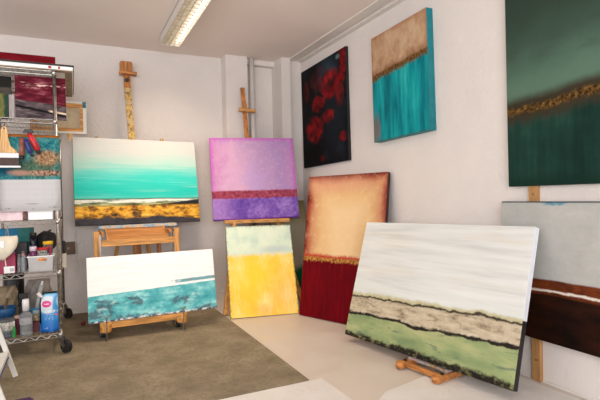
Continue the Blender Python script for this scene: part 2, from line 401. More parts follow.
def p_rose(n):
    u, v = n.uv(); a = n.noise(4, 5, 1., 6, .6); b = n.noise(12, 14, 2., 6)
    c = n.ramp(a, [(.3, (8, 8, 9)), (.55, (14, 15, 18)), (.75, (26, 38, 46))])
    c = n.mix(n.mul(n.blob(.62, .86, .16, .14, .8, a, 1.5), .7), c, (48, 70, 82))
    c = n.mix(n.mul(n.blob(.75, .42, .2, .25, .8, a, 1.5), .35), c, (30, 44, 52))
    lo = n.noise(5, 6, 8., 3)
    for cu, cv, ru, rv, s_ in ((.67, .74, .21, .135, .95), (.41, .60, .14, .075, .85), (.30, .36, .19, .125, .9), (.62, .45, .12, .06, .8), (.12, .77, .07, .09, .35), (.90, .22, .075, .05, .7), (.93, .90, .07, .16, .8), (.45, .83, .2, .1, .3), (.47, .06, .06, .03, .35), (.86, .60, .08, .10, .5)):
        c = n.mix(n.mul(n.blob(cu, cv, ru, rv, .22, n.add(n.mul(lo, .6), n.mul(b, .4)), 1.6), s_ * .9), c, n.ramp(n.noise(9, 10, 4. + cu, 4), [(.38, (48, 4, 8)), (.5, (112, 8, 14)), (.64, (156, 20, 22))]))
        c = n.mix(n.mul(n.blob(cu + .03, cv - .02, ru * .3, rv * .28, .5, b, 1.2), s_ * .6), c, (60, 4, 10))
    return n.mix(n.mul(n.blob(.84, .95, .035, .02, .6), .7), c, (96, 140, 138))
canvas('black painting with dark red roses high on the right wall by the corner', (2.3215, 4.236, 1.393, -90., 0, 1.0), .952, 1.068, .03, p_rose, (16, 15, 16), 'paintings hung on the right wall', rough=.6)

def p_tan(n):
    u, v = n.uv(); a = n.noise(4, 4, 1., 6, .6); b = n.noise(18, 18, 2., 6, .65); dr = n.noise(6, 1.2, 3., 5, .55); dr2 = n.noise(20, 2.0, 5., 4)
    c = n.ramp(n.add(n.mul(a, .7), n.mul(b, .3)), [(.36, (152, 112, 84)), (.5, (180, 146, 114)), (.64, (196, 168, 138))])
    e = n.M('MINIMUM', n.M('MINIMUM', u, n.sub(1., u)), n.sub(1., v))
    c = n.mix(n.mul(n.step(n.add(e, n.mul(n.sub(a, .5), .12)), .06, 0.), .5), c, (156, 98, 66))
    t = n.ramp(n.add(n.mul(dr, .7), n.mul(dr2, .3)), [(.36, (6, 84, 94)), (.47, (10, 120, 130)), (.58, (24, 156, 158)), (.7, (70, 180, 174))])
    t = n.mix(n.mul(n.blob(.06, .12, .07, .12, .7, b, 1.), .7), t, (130, 92, 84))
    hz = n.sub(v, n.mul(u, .05)); hv = n.add(hz, n.mul(n.sub(a, .5), .05))
    c = n.mix(n.mul(n.step(n.add(hv, n.mul(n.sub(dr, .5), .12)), .71, .60), .8), c, (120, 70, 40))
    gold = n.ramp(n.noise(44, 40, 6., 5, .7), [(.38, (56, 38, 20)), (.52, (108, 76, 38)), (.68, (150, 116, 68))])
    c = n.mix(n.step(hv, .645, .62), c, gold)
    c = n.mix(n.step(n.add(hz, n.mul(n.sub(n.noise(26, 3, 8., 5), .5), .10)), .60, .555), c, t)
    e2 = n.M('MINIMUM', n.M('MINIMUM', u, n.sub(1., u)), v)
    return n.mix(n.mul(n.mul(n.step(n.add(e2, n.mul(n.sub(b, .5), .03)), .02, 0.), n.step(v, .6, .5)), .6), c, (70, 84, 70))
canvas('tan over teal painting with dripping streaks hung high on the right wall', (2.2919, 2.956, 1.517, -90., 0., 1.1), .69, .876, .060, p_tan, (8, 124, 134), 'paintings hung on the right wall')

def p_green(n):
    u, v = n.uv(); a = n.noise(3, 4, 1., 6, .6); b = n.noise(16, 18, 2., 6, .65); dr = n.noise(26, 2.5, 3., 5)
    hz = n.add(n.sub(v, n.mul(u, .04)), .032)
    c = n.ramp(n.add(hz, n.mul(n.sub(a, .5), .22)), [(.3, (92, 116, 98)), (.5, (84, 110, 94)), (.68, (58, 78, 66)), (.82, (48, 64, 54)), (1, (44, 58, 50))])
    c = n.mix(n.mul(n.step(n.noise(3, 9, 9., 5), .55, .72), .5), c, (56, 62, 48))
    low = n.ramp(n.add(n.mul(dr, .4), n.mul(a, .6)), [(.35, (16, 40, 34)), (.55, (28, 58, 50)), (.7, (44, 78, 66))])
    hv = n.add(hz, n.mul(n.sub(a, .5), .06))
    c = n.mix(n.mul(n.step(hv, .475, .425), .9), c, (48, 32, 18))
    gold = n.ramp(n.noise(44, 46, 6., 5, .7), [(.40, (40, 26, 12)), (.52, (88, 62, 28)), (.64, (128, 98, 50)), (.76, (150, 124, 76))])
    c = n.mix(n.band(n.add(hv, n.mul(n.sub(b, .5), .04)), .376, .410, .012), c, gold)
    c = n.mix(n.step(n.add(hv, n.mul(n.sub(dr, .5), .10)), .37, .31), c, low)
    return n.mix(n.mul(n.step(v, .08, .0), .6), c, (14, 34, 28))
canvas('large dark green painting with golden band hung at the right edge of the wall', (2.3115, 1.468, 1.102, -90., 0, .1), 1.00, 1.20, .04, p_green, (20, 36, 30), 'paintings hung on the right wall')

def p_rust(n):
    u, v = n.uv(); a = n.noise(4, 4, 1., 6, .6); b = n.noise(16, 20, 2., 6, .65)
    c = n.ramp(n.add(n.mul(a, .7), n.mul(b, .3)), [(.35, (160, 160, 156)), (.55, (172, 172, 167)), (.7, (184, 183, 177))])
    c = n.mix(n.mul(n.step(n.add(v, n.mul(n.sub(b, .5), .06)), .965, .985), n.step(a, .5, .62)), c, (84, 134, 154))
    hv = n.add(v, n.mul(n.sub(n.noise(5, 4, 4., 5), .5), .03))
    br = n.ramp(n.add(n.mul(a, .5), n.mul(b, .5)), [(.34, (58, 26, 14)), (.5, (98, 46, 22)), (.68, (132, 66, 30))])
    c = n.mix(n.step(hv, .452, .438), c, br)
    wl = n.band(n.add(hv, n.mul(n.sub(b, .5), .03)), .358, .374, .006)
    c = n.mix(n.mul(wl, n.step(n.noise(4, 1, 8.), .3, .4)), c, (214, 204, 190))
    dk = n.ramp(n.noise(4, 8, 9., 6), [(.35, (16, 9, 6)), (.6, (42, 19, 9)), (.75, (66, 30, 13))])
    c = n.mix(n.step(hv, .352, .325), c, dk)
    return n.mix(n.step(v, .985, .997), c, (60, 70, 74))
canvas('pale grey over rust brown painting hung low on the right wall under the green one', (2.2945, 1.505, .252, -90., 0, 0), 1.00, .763, .035, p_rust, (60, 52, 48), 'paintings hung on the right wall')

def p_olive(n):
    u, v = n.uv(); a = n.noise(4, 6, 1., 5)
    c = n.ramp(n.add(v, n.mul(n.sub(a, .5), .2)), [(.0, (6, 74, 46)), (.26, (10, 88, 54)), (.34, (150, 142, 124)), (.7, (166, 156, 136)), (.88, (150, 142, 100)), (1, (124, 116, 68))])
    return c
canvas('grey olive and dark green canvas in the corner behind the peach and crimson one', (2.09, 4.455, .006, 0, 13., 0), .42, 1.05, .03, p_olive, (120, 112, 70), 'paintings standing on the floor')

# wooden laths screwed to the right wall that carry the low picture
for y, lab in ((1.82, 'pale wooden lath fixed to the right wall behind the grey and rust painting'),):
    t = T('wall_lath', lab, 'lath', (R, y, 0))
    bm = B(); box(bm, (R - .022, y - .027, .002), (R, y + .029, 1.30)); t.part('batten', bm, wood('lath_wood', (186, 138, 86), 'z', .12), bev=.002)
    for z in (.12, .62, 1.055):
        bm = B(); rod(bm, (R - .0235, y, z), (R - .021, y, z), .006, 10); t.part('screw', bm, M_steel, 'dark screw head')

# ------------------------------------------------------------------ tall wheeled studio easel
n = N('spattered_wood'); a = n.onoise(30., 4., .7); b = n.onoise(34., 4., .7, 0, (1, 1, .6)); c0 = n.onoise(5., 2.)
col = n.ramp(a, [(.34, (64, 60, 56)), (.44, (140, 120, 92)), (.5, (196, 150, 66)), (.57, (206, 180, 130)), (.66, (150, 148, 140))])
M_spat = n.done(n.mix(n.step(b, .55, .62), col, (232, 190, 40)), .6)
E1 = T('studio_easel', 'tall wheeled wooden easel with paint spattered mast holding two seascapes', 'easel', (.5, 4.4, 0), 'wooden easels')
for x0, x1, lab in ((.165, .237, 'left'), (.742, .815, 'right')):
    xc = (x0 + x1) / 2
    bm = B(); box(bm, (xc - .028, 3.93, .078), (xc + .028, 4.88, .14)); rn = E1.part('base_runner', bm, M_oak['y'], bev=.004)
    bm = B(); lathe(bm, (xc, 3.905, .066), [(.038, 0), (.043, .006), (.043, .068), (.038, .075)], 20)
    for v in bm.verts: v.co.y = 3.905 + (v.co.y - 3.905) * .95
    E1.part('foot_block', bm, M_oak['y'], parent=None)
    bm = B(); rod(bm, (xc + .005, 3.868, .012), (xc + .005, 3.868, .185), .005, 8); rod(bm, (xc + .005, 3.868, .008), (xc + .005, 3.868, .02), .013, 10)
    beam(bm, (xc - .02, 3.868, .195), (xc + .004, 3.868, .178), .008, .008); beam(bm, (xc + .03, 3.868, .195), (xc + .006, 3.868, .178), .008, .008)
    E1.part('levelling_screw', bm, M_steel, 'steel wing screw')
    for yc in (3.985, 4.80):
        bm = B(); rod(bm, (xc - .033, yc, .034), (xc - .003, yc, .034), .028, 18); w_ = E1.part('caster', bm, M_rub, 'black caster wheel')
        bm = B(); box(bm, (xc - .04, yc - .012, .03), (xc - .035, yc + .012, .075)); box(bm, (xc - .001, yc - .012, .03), (xc + .004, yc + .012, .075)); box(bm, (xc - .04, yc - .02, .072), (xc + .004, yc + .02, .0775))
        E1.part('caster_fork', bm, M_steel, parent=w_)
bm = B(); box(bm, (.237, 3.895, .092), (.745, 3.945, .138)); E1.part('front_crossbar', bm, M_oak['x'], bev=.003)
bm = B(); box(bm, (.237, 4.38, .08), (.745, 4.45, .14)); E1.part('middle_crossbar', bm, M_oak['x'], bev=.003)
bm = B(); box(bm, (.237, 4.80, .08), (.745, 4.86, .14)); E1.part('rear_crossbar', bm, M_oak['x'], bev=.003)
for xc in (.158, .788):
    s_ = 1 if xc < .5 else -1
    bm = B(); beam(bm, (xc, 4.105, .14 if 0 else .135), (xc, 4.105, .826), .043, .055); E1.part('front_post', bm, M_oak['z'], bev=.003)
    bm = B(); box(bm, (xc + s_ * .0218, 4.085, .60), (xc + s_ * .030, 4.125, .80)); E1.part('post_rail', bm, M_steel, 'grey metal rail on the post')
    bm = B(); beam(bm, (xc + s_ * .045, 4.12, .80), (xc + s_ * .045, 4.56, .80), .02, .035); E1.part('tray_arm', bm, M_oakd['y'], bev=.002)
bm = B(); box(bm, (.191, 4.065, .706), (.766, 4.09, .758)); E1.part('tray_front_bar', bm, M_oak['x'], bev=.003)
bm = B(); beam(bm, (.488, 4.095, .722), (.488, 4.50, .828), .50, .012); E1.part('tray_panel', bm, M_oakd['x'], 'brown sloping tray board')
for xc in (.245, .735):
    bm = B(); beam(bm, (xc, 4.095, .733), (xc, 4.50, .838), .010, .018); E1.part('tray_side', bm, M_pale['y'])
n = N('painty_ledge'); a = n.onoise(14., 4.)
M_ledge = n.done(n.ramp(a, [(.3, (70, 120, 170)), (.45, (150, 180, 200)), (.52, (206, 196, 180)), (.7, (210, 170, 120))]), .6)
bm = B(); box(bm, (.19, 4.46, .826), (.862, 4.68, .8515)); E1.part('canvas_ledge', bm, M_ledge, 'paint stained ledge under the turquoise canvas', bev=.002)
def mp(z): return 4.522 + (z - .14) * .186
bm = B(); beam(bm, (.535, mp(.12), .12), (.523, mp(1.66), 1.66), .056, .03); mast = E1.part('mast', bm, M_oakd['z'], bev=.002)
bm = B(); beam(bm, (.523, mp(1.655), 1.655), (.503, mp(2.17), 2.17), .060, .032); E1.part('spattered_mast', bm, M_spat, 'yellow spattered upper mast', parent=mast)
bm = B(); beam(bm, (.503, mp(2.17), 2.17), (.500, mp(2.31), 2.31), .060, .032); E1.part('mast_end', bm, M_oakd['z'], parent=mast)
y = mp(2.38)
bm = B(); prism(bm, [(.437,2.325),(.437,2.42),(.447,2.44),(.545,2.44),(.556,2.42),(.556,2.325)], y - .03, y - .01); E1.part('top_clamp', bm, M_oakd['z'], bev=.002)
bm = B(); box(bm, (.430, y - .09, 2.302), (.59, y - .005, 2.33)); E1.part('top_clamp_ledge', bm, M_oakd['x'], bev=.003)
bm = B(); rod(bm, (.498, y - .005, 2.25), (.498, y - .065, 2.25), .022, 14, .018); E1.part('clamp_knob', bm, M_black, 'black clamp knob')
yb = mp(1.55) + .028
bm = B(); beam(bm, (.19, yb, 1.56), (.83, yb, 1.56), .05, .02, side=(0,0,1)); cb = E1.part('upper_crossbar', bm, M_oak['x'], bev=.002)
for xc in (.208, .805):
    bm = B(); box(bm, (xc - .014, yb - .010, 1.585), (xc + .014, yb + .010, 1.678)); E1.part('canvas_hook', bm, M_pale['z'], parent=cb)
for xa, xb in ((.27, .47), (.71, .565)):
    bm = B(); beam(bm, (xa, 4.82, .14), (xb, mp(1.2) + .025, 1.2), .035, .02); E1.part('rear_strut', bm, M_oak['z'], bev=.002)
for xc in (.484, .690):
    bm = B(); beam(bm, (xc, 4.42, .55), (xc, 4.42, .79), .035, .03); k_ = E1.part('tray_support', bm, M_oakd['z'])
    bm = B(); rod(bm, (xc + .018, 4.40, .69), (xc + .045, 4.40, .69), .014, 10); E1.part('adjusting_knob', bm, M_steel, parent=k_)

# ------------------------------------------------------------------ slender easel in the corner
E2 = T('tripod_easel', 'slender orange brown wooden easel in the corner with lilac painting', 'easel', (1.6, 4.4, 0), 'wooden easels')
bm = B(); beam(bm, (1.222, 4.155, 0.008), (1.405, 4.415, .822), .046, .022, w2=.034); E2.part('front_leg', bm, M_oak['z'], bev=.002)
bm = B(); beam(bm, (1.96, 4.05, 0.008), (1.853, 4.385, .822), .046, .022, w2=.034); E2.part('front_leg', bm, M_oak['z'], bev=.002)
bm = B(); beam(bm, (1.70, 4.80, 0.006), (1.672, 4.69, 1.45), .034, .022); E2.part('rear_leg', bm, M_oak['z'], bev=.002)
def m2(z): return 4.512 + (z - .85) * .206
bm = B(); beam(bm, (1.655, m2(.70), .70), (1.653, m2(2.247), 2.247), .042, .022); E2.part('mast', bm, M_oakd['z'], bev=.003)
r = Vector((math.cos(math.radians(-10)), math.sin(math.radians(-10)), 0)); nf = Vector((r.y, -r.x, 0))
c = Vector((1.64, 4.42, .8395)) + nf * .012
bm = B(); beam(bm, c - r * .325, c + r * .325, .034, .085, side=(0,0,1)); E2.part('canvas_tray', bm, M_oak['x'], bev=.002)
c = Vector((1.625, 4.395, .755))
bm = B(); beam(bm, c - r * .235, c + r * .235, .04, .02, side=(0,0,1)); E2.part('crossbar', bm, M_oak['x'], bev=.002)
c = Vector((1.668, m2(1.99) - .045, 1.99)); r3 = (r + Vector((0,0,-.1))).normalized()
bm = B(); beam(bm, c - r3 * .088, c + r3 * .088, .034, .05, side=(0,0,1)); cl = E2.part('top_clamp', bm, M_oak['x'], bev=.003)
bm = B(); beam(bm, (1.652, m2(2.0) - .018, 2.0), (1.652, m2(2.06) - .018, 2.07), .05, .014); E2.part('clamp_slide', bm, M_oakd['z'], parent=cl)
bm = B(); rod(bm, (1.60, 4.43, .815), (1.60, 4.375, .815), .02, 12); E2.part('tray_knob', bm, M_black, 'dark tray screw knob')

# ------------------------------------------------------------------ low floor easel under the landscape
E3 = T('floor_easel', 'low wooden easel with tray and two feet under the large landscape', 'easel', (1.86, 2.2, 0), 'wooden easels')
ax = Vector((math.cos(math.radians(-82.5)), math.sin(math.radians(-82.5)), 0)); bk = Vector((-ax.y, ax.x, 0))   # along canvas, backwards
P0 = Vector((1.80, 2.20, 0))
for s_ in (-1, 1):
    a = P0 + ax * (.142 * s_); z = Vector((0, 0, .0255))
    bm = B(); beam(bm, a + z, a + bk * .50 + z, .04, .036, side=ax)
    lathe(bm, a + Vector((0, 0, .007)), [(.024, 0), (.028, .004), (.028, .034), (.022, .04)], 16)
    k_ = E3.part('foot', bm, M_oakd['y'])
    bm = B(); rod(bm, a + bk * .045 + Vector((0,0,.044)), a + bk * .045 + Vector((0,0,.052)), .011, 10); E3.part('bolt', bm, M_black, 'black bolt head', parent=k_)
a = P0 + bk * .035 + Vector((0, 0, .028))
bm = B(); beam(bm, a - ax * .125, a + ax * .125, .026, .024, side=(0,0,1)); E3.part('front_crossbar', bm, M_oakd['y'], bev=.002)
n = N('painty_tray'); a = n.onoise(30., 4.)
M_tray = n.done(n.ramp(a, [(.3, (60, 60, 66)), (.45, (170, 140, 90)), (.52, (150, 160, 180)), (.7, (190, 110, 60))]), .6)
a = P0 + bk * .115 + Vector((0, 0, .0505))
bm = B(); beam(bm, a - ax * .15, a + ax * .15, .013, .075, side=(0,0,1)); E3.part('canvas_tray', bm, M_tray, 'paint stained tray', bev=.001)
a = P0 + bk * .20
bm = B(); beam(bm, a + Vector((0,0,.044)), a + bk * .225 + Vector((0,0,.78)), .05, .022, side=ax); E3.part('mast', bm, M_oakd['z'], bev=.002)
a = P0 + bk * .49
bm = B(); beam(bm, a + Vector((0,0,.044)), P0 + bk * .36 + Vector((0,0,.48)), .04, .018, side=ax); E3.part('rear_strut', bm, M_oakd['z'], bev=.002)
a = P0 + bk * .475 + Vector((0, 0, .028))
bm = B(); beam(bm, a - ax * .125, a + ax * .125, .026, .024, side=(0,0,1)); E3.part('rear_crossbar', bm, M_oakd['y'], bev=.002)

# ------------------------------------------------------------------ chrome wire shelving
SX0, SX1, SY0, SY1 = -.565, -.104, 3.755, 4.84
SZ = [.142, .582, .946, 1.656, 1.998]
W = T('wire_shelving_unit', 'chrome wire shelving unit on casters crowded with art supplies', 'shelf', ((SX0 + SX1) / 2, (SY0 + SY1) / 2, 0))
for x in (SX0, SX1):
    for y in (SY0, SY1):
        bm = B(); rod(bm, (x, y, .125), (x, y, 2.01), .0125, 14)
        z = .16
        while z < 1.99: rod(bm, (x, y, z), (x, y, z + .003), .0134, 14); z += .05
        for zs in SZ: rod(bm, (x, y, zs - .03), (x, y, zs + .004), .0165, 14, .0145)
        for f in bm.faces: f.smooth = len(f.verts) == 4
        p_ = W.part('post', bm, M_chrome)
        bm = B(); dx = .018 if x > -.3 else -.018
        cw = Vector((x + dx * 1.9, y - .035, .0515)); ca = Vector((-.77, -.64, 0)) * .013; rod(bm, cw - ca, cw + ca, .045, 28); rod(bm, cw - ca * 1.15, cw + ca * 1.15, .022, 16); c_ = W.part('caster', bm, M_rub, 'black rubber caster', parent=p_)
        bm = B(); beam(bm, cw + ca * 1.5, Vector((x, y, .122)) + ca, .03, .004, side=(.64,-.77,0), w2=.04); beam(bm, cw - ca * 1.5, Vector((x, y, .122)) - ca, .03, .004, side=(.64,-.77,0), w2=.04); rod(bm, (x, y, .112), (x, y, .128), .024, 16)
        W.part('caster_fork', bm, M_steel, 'steel caster fork', parent=p_)
for zs in SZ:
    bm = B()
    for zz in (zs - .002, zs - .030):
        for y in (SY0, SY1): rod(bm, (SX0, y, zz), (SX1, y, zz), .0032, 6)
        for x in (SX0, SX1): rod(bm, (x, SY0, zz), (x, SY1, zz), .0032, 6)
    for y in (SY0, SY1):
        k = 12; pts = [(SX0 + .015 + (SX1 - SX0 - .03) * i / k, y, zs - (.003 if i % 2 else .029)) for i in range(k + 1)]; path(bm, pts, .0024, 5)
    for x in (SX0, SX1):
        k = 28; pts = [(x, SY0 + .015 + (SY1 - SY0 - .03) * i / k, zs - (.003 if i % 2 else .029)) for i in range(k + 1)]; path(bm, pts, .0024, 5)
    for i in range(1, 18):
        x = SX0 + (SX1 - SX0) * i / 18; rod(bm, (x, SY0, zs), (x, SY1, zs), .0019, 5)
    for i in range(1, 5):
        y = SY0 + (SY1 - SY0) * i / 5; rod(bm, (SX0, y, zs - .005), (SX1, y, zs - .005), .0028, 5)
    W.part('wire_shelf', bm, M_chrome)
TOPZ = [z + .003 for z in SZ]
GS = 'canvases stored on the wire shelves'

# --- top shelf: canvases lying flat and one standing
z0 = TOPZ[4]
t = T('canvas_board', 'white edged canvas lying face up on the top shelf with red marks', 'canvas', (-.25, 4.3, z0), GS)
bm = B(); box(bm, (-.57, 3.735, z0 + .006), (.018, 4.66, z0 + .030)); fr = t.part('stretched_cloth', bm, M_white, bev=.002)
bm = B()
for a_, b_ in (((-.565, 3.745), (.012, 3.80)), ((-.565, 4.60), (.012, 4.65)), ((-.565, 3.80), (-.52, 4.60)), ((-.035, 3.80), (.012, 4.60)), ((-.52, 4.18), (-.035, 4.22))):
    box(bm, (*a_, z0), (*b_, z0 + .0065))
t.part('stretcher_bars', bm, plain('grey_wood', (158, 136, 112), .7, 0, .2, 12), 'pale wooden stretcher bars underneath')
for xa, xb, mm in ((-.138, -.119, M_red), (-.077, -.064, M_red)):
    bm = B(); box(bm, (xa, 3.7335, z0 + .010), (xb, 3.736, z0 + .026)); t.part('tape_mark', bm, mm, 'red tape mark on the edge')
bm = B(); box(bm, (-.57, 3.75, z0 + .0305), (.024, 4.70, z0 + .048)); tag(obj('canvas_board', bm, M_black, base=(-.25, 4.2, z0 + .0305), bev=.002), 'black edged canvas lying on the white one on the top shelf', 'canvas', GS)
def p_dred(n):
    u, v = n.uv(); c = n.ramp(n.noise(3, 5, 1.), [(.35, (104, 10, 22)), (.65, (126, 18, 30))])
    return n.mix(n.step(n.add(v, n.mul(n.noise(3, 3, 5.), .5)), .5, .4), c, (96, 110, 80))
zz = z0 + .049
canvas('dark red canvas standing on top of the wire shelving', (-.37, 4.40, zz, 0, 4., 0), .52, .23, .02, p_dred, (110, 10, 20), GS)

# --- second shelf: stored canvases on edge
z0 = TOPZ[3]
def p_burg(n):
    u, v = n.uv(); a = n.noise(3, 12, 1., 6, .65); b = n.noise(5, 22, 2., 6)
    c = n.ramp(a, [(.34, (62, 8, 22)), (.5, (90, 18, 34)), (.6, (116, 44, 60)), (.74, (186, 134, 136))])
    c = n.mix(n.mul(n.band(n.add(v, n.mul(n.sub(a, .5), .1)), .74, .83, .03), n.step(b, .5, .62)), c, (226, 188, 176))
    lv = n.add(n.add(v, n.mul(n.sub(a, .5), .1)), n.mul(u, .12))
    low = n.ramp(n.add(n.mul(b, .7), n.mul(a, .3)), [(.36, (36, 32, 36)), (.5, (80, 68, 72)), (.66, (122, 108, 108))])
    c = n.mix(n.step(lv, .455, .43), c, low)
    c = n.mix(n.band(n.add(v, n.mul(u, .2)), .27, .33, .012), c, (20, 18, 20))
    return n.mix(n.mul(n.band(n.add(v, n.mul(u, .16)), .285, .33, .01), n.step(u, .62, .72)), c, (222, 196, 168))
canvas('burgundy and grey striped canvas standing on the second shelf', (-.192, 3.80, z0, 0, 1., 0), .318, .304, .02, p_burg, (52, 70, 120), GS)
def p_gr(n):
    u, v = n.uv(); return n.ramp(n.add(u, n.mul(n.sub(n.noise(4, 3, 3.), .5), .5)), [(.1, (92, 150, 170)), (.35, (40, 76, 62)), (.55, (48, 86, 60)), (.7, (120, 112, 56)), (.9, (40, 64, 54))])
canvas('small green and yellow canvas at the left end of the second shelf', (-.455, 3.79, z0, 0, 2., 0), .13, .165, .015, p_gr, (90, 110, 90), GS)
canvas('narrow pale grey canvas between the green and burgundy ones', (-.372, 3.80, z0, 0, 2., 0), .032, .165, .02, lambda n: n.ramp(n.noise(3, 3, 1.), [(.3, (150, 140, 138)), (.7, (176, 166, 164))]), (160, 150, 148), GS)
def p_dgrey(n):
    u, v = n.uv(); c = n.ramp(n.noise(3, 9, 1.), [(.3, (66, 60, 54)), (.7, (84, 78, 70))]); return n.mix(n.step(v, .72, .75), c, (34, 32, 30))
canvas('dark grey canvas standing behind the small green one', (-.465, 3.845, z0, 0, 2., 0), .18, .30, .02, p_dgrey, (50, 46, 42), GS)
# canvas seen from behind, sticking out of the shelf
t = T('canvas_board', 'small canvas with bare stretcher back sticking out beside the shelf post', 'canvas', (-.1, 4.5, z0), GS)
X0, X1, Z0, Z1, Y0 = -.33, .117, z0, z0 + .278, 4.515
bm = B(); box(bm, (X0, Y0 + .03, Z0), (X1, Y0 + .034, Z1)); t.part('cloth', bm, plain('raw_linen', (204, 184, 152), .9, 0, .06, 20))
bw = .05
for nm, a_, b_ in (('stretcher_bar', (X0 + .004, Z0 + .004), (X1 - .004, Z0 + bw)), ('stretcher_bar', (X0 + .004, Z1 - bw), (X1 - .004, Z1 - .004)), ('stretcher_bar', (X0 + .004, Z0 + bw), (X0 + bw, Z1 - bw)), ('stretcher_bar', (X1 - bw, Z0 + bw), (X1 - .004, Z1 - bw))):
    bm = B(); box(bm, (a_[0], Y0 + .006, a_[1]), (b_[0], Y0 + .03, b_[1])); t.part(nm, bm, M_oak['x'])
n = N('folded_canvas_edge'); a = n.onoise(40., 3.); xyz = n.t.nodes.new('ShaderNodeSeparateXYZ'); n.t.links.new(n.obj(), xyz.inputs[0])
M_fold = n.done(n.mix(n.mul(n.mul(n.step(xyz.outputs[2], .222, .23), n.step(xyz.outputs[0], .185, .19)), n.step(a, .36, .46)), (226, 222, 214), (40, 116, 136)), .8)
bm = B()
for a_, b_ in (((X0, Z0), (X1, Z0 + .018)), ((X0, Z1 - .016), (X1, Z1)), ((X0, Z0 + .018), (X0 + .016, Z1 - .016)), ((X1 - .026, Z0 + .018), (X1, Z1 - .016))):
    box(bm, (a_[0], Y0, a_[1]), (b_[0], Y0 + .007, b_[1]))
box(bm, (X1 - .002, Y0 + .007, Z0), (X1, Y0 + .03, Z1))
t.part('folded_edge', bm, M_fold, 'white canvas fold stained teal at one corner')
bm = B(); prism(bm, [(-.015, z0 - .075), (.012, z0 + .001), (-.045, z0 + .001)], 4.521, 4.545); t.part('wooden_wedge', bm, M_pale['z'], 'small wooden wedge at the bottom')

# --- third shelf: canvases and white boxes behind the calendar
z0 = TOPZ[2]
def p_pink(n):
    u, v = n.uv(); c = n.ramp(n.noise(5, 8, 1., 6), [(.34, (150, 110, 108)), (.5, (198, 160, 154)), (.68, (216, 190, 182))])
    return n.mix(n.band(n.add(n.mul(u, .5), n.mul(v, .6)), .60, .625, .006), c, (30, 22, 24))
canvas('tall pinkish canvas standing behind the hanging calendar', (-.24, 4.02, z0, 0, 0., 0), .29, .622, .02, p_pink, (90, 60, 60), GS)
canvas('tall dark canvas at the left behind the hanging calendar', (-.47, 4.02, z0, 0, 0., 0), .16, .62, .02, lambda n: n.ramp(n.noise(3, 6, 1.), [(.3, (34, 28, 28)), (.7, (58, 48, 46))]), (30, 26, 26), GS)
bm = B(); lathe(bm, (-.185, 3.935, z0), [(.02, 0), (.055, .003), (.055, .60), (.02, .603)], 24); tag(obj('paper_roll', bm, plain('blue_roll', (28, 66, 140), .5), base=(-.185, 3.935, z0)), 'blue roll standing behind the top of the calendar', 'roll')
def tub(x0, x1, y0, y1, z, h, lab, m, name='storage_box', grp='white boxes on the third shelf'):
    t = T(name, lab, 'box', ((x0 + x1) / 2, (y0 + y1) / 2, z), grp)
    bm = B(); box(bm, (x0, y0, z), (x1, y1, z + h * .86)); t.part('body', bm, m, bev=.005)
    bm = B(); box(bm, (x0 - .003, y0 - .003, z + h * .86), (x1 + .003, y1 + .003, z + h)); t.part('lid', bm, m, bev=.003)
tub(-.287, -.134, 3.765, 3.86, z0, .066, 'white box on the third shelf below the right half of the calendar', M_white)
tub(-.50, -.32, 3.765, 3.86, z0, .066, 'pinkish white box on the third shelf below the left half of the calendar', plain('pinkish_white', (222, 196, 200), .5, 0, .12, 14))

# --- hanging calendar
n = N('calendar_photo'); u, v = n.uv(); a = n.noise(4, 5, 1., 6, .62); b = n.noise(24, 26, 2., 6, .7)
c = n.ramp(n.add(n.mul(a, .5), n.mul(b, .5)), [(.38, (10, 84, 104)), (.47, (48, 160, 172)), (.56, (120, 206, 206)), (.66, (176, 228, 220))])
c = n.mix(n.blob(.12, .62, .28, .16, .5, a, 1.), c, (10, 92, 122)); c = n.mix(n.mul(n.blob(.6, .56, .4, .13, .5, b, 1.), .8), c, n.ramp(b, [(.36, (36, 60, 40)), (.5, (96, 120, 76)), (.66, (150, 150, 110))]))
c = n.mix(n.blob(.78, .70, .22, .10, .4, b, 1.2), c, n.ramp(b, [(.38, (110, 76, 54)), (.5, (206, 160, 118)), (.64, (244, 216, 176))]))
c = n.mix(n.blob(.75, .50, .35, .035, .5, b, 1.6), c, n.ramp(b, [(.4, (50, 42, 36)), (.5, (216, 166, 140)), (.64, (250, 220, 200))]))
c = n.mix(n.blob(.32, .50, .16, .035, .5, b, 1.6), c, (214, 170, 150))
c = n.mix(n.step(v, .968, .972), c, (226, 142, 62))
gx = n.M('FRACT', n.mul(u, 7.)); gy = n.M('FRACT', n.mul(v, 14.))
grid = n.M('MAXIMUM', n.step(n.M('ABSOLUTE', n.sub(gx, .5)), .485, .497), n.step(n.M('ABSOLUTE', n.sub(gy, .5)), .46, .49))
pg = n.mix(n.mul(n.mul(grid, n.band(v, .13, .39, .005)), .16), (248, 248, 250), (150, 150, 156))
for (cu, cv, ru, rv) in ((.52, .095, .12, .008), (.13, .04, .05, .008), (.87, .045, .09, .006), (.53, .03, .012, .008)):
    pg = n.mix(n.mul(n.blob(cu, cv, ru, rv, .3), n.mul(n.step(n.noise(90, 30, 5., 2), .4, .55), .6)), pg, (120, 120, 126))
M_cal = n.done(n.mix(n.step(v, .416, .412), c, pg), .6, spec=.2)
n.t.nodes  # calendar sheet
t = T('wall_calendar', 'large calendar with turquoise coast photo hanging from the wire shelf', 'calendar', (-.265, 3.738, 1.013))
uvf = lambda co: ((co.x + .182) / .368, co.z / .524)
bm = B(); k = 8
vs = [[bm.verts.new((-.447 + .368 * i / k, 3.728 + .006 * math.sin(i * .8) * (1 - j / 6) - .004, .1 + .913 + .524 * j / 6)) for i in range(k + 1)] for j in range(7)]
for j in range(6):
    for i in range(k): bm.faces.new([vs[j][i], vs[j][i+1], vs[j+1][i+1], vs[j+1][i]])
bmesh.ops.solidify(bm, geom=bm.faces[:], thickness=.004)
for f in bm.faces: f.smooth = True
t.part('sheet', bm, M_cal, uvfn=uvf)
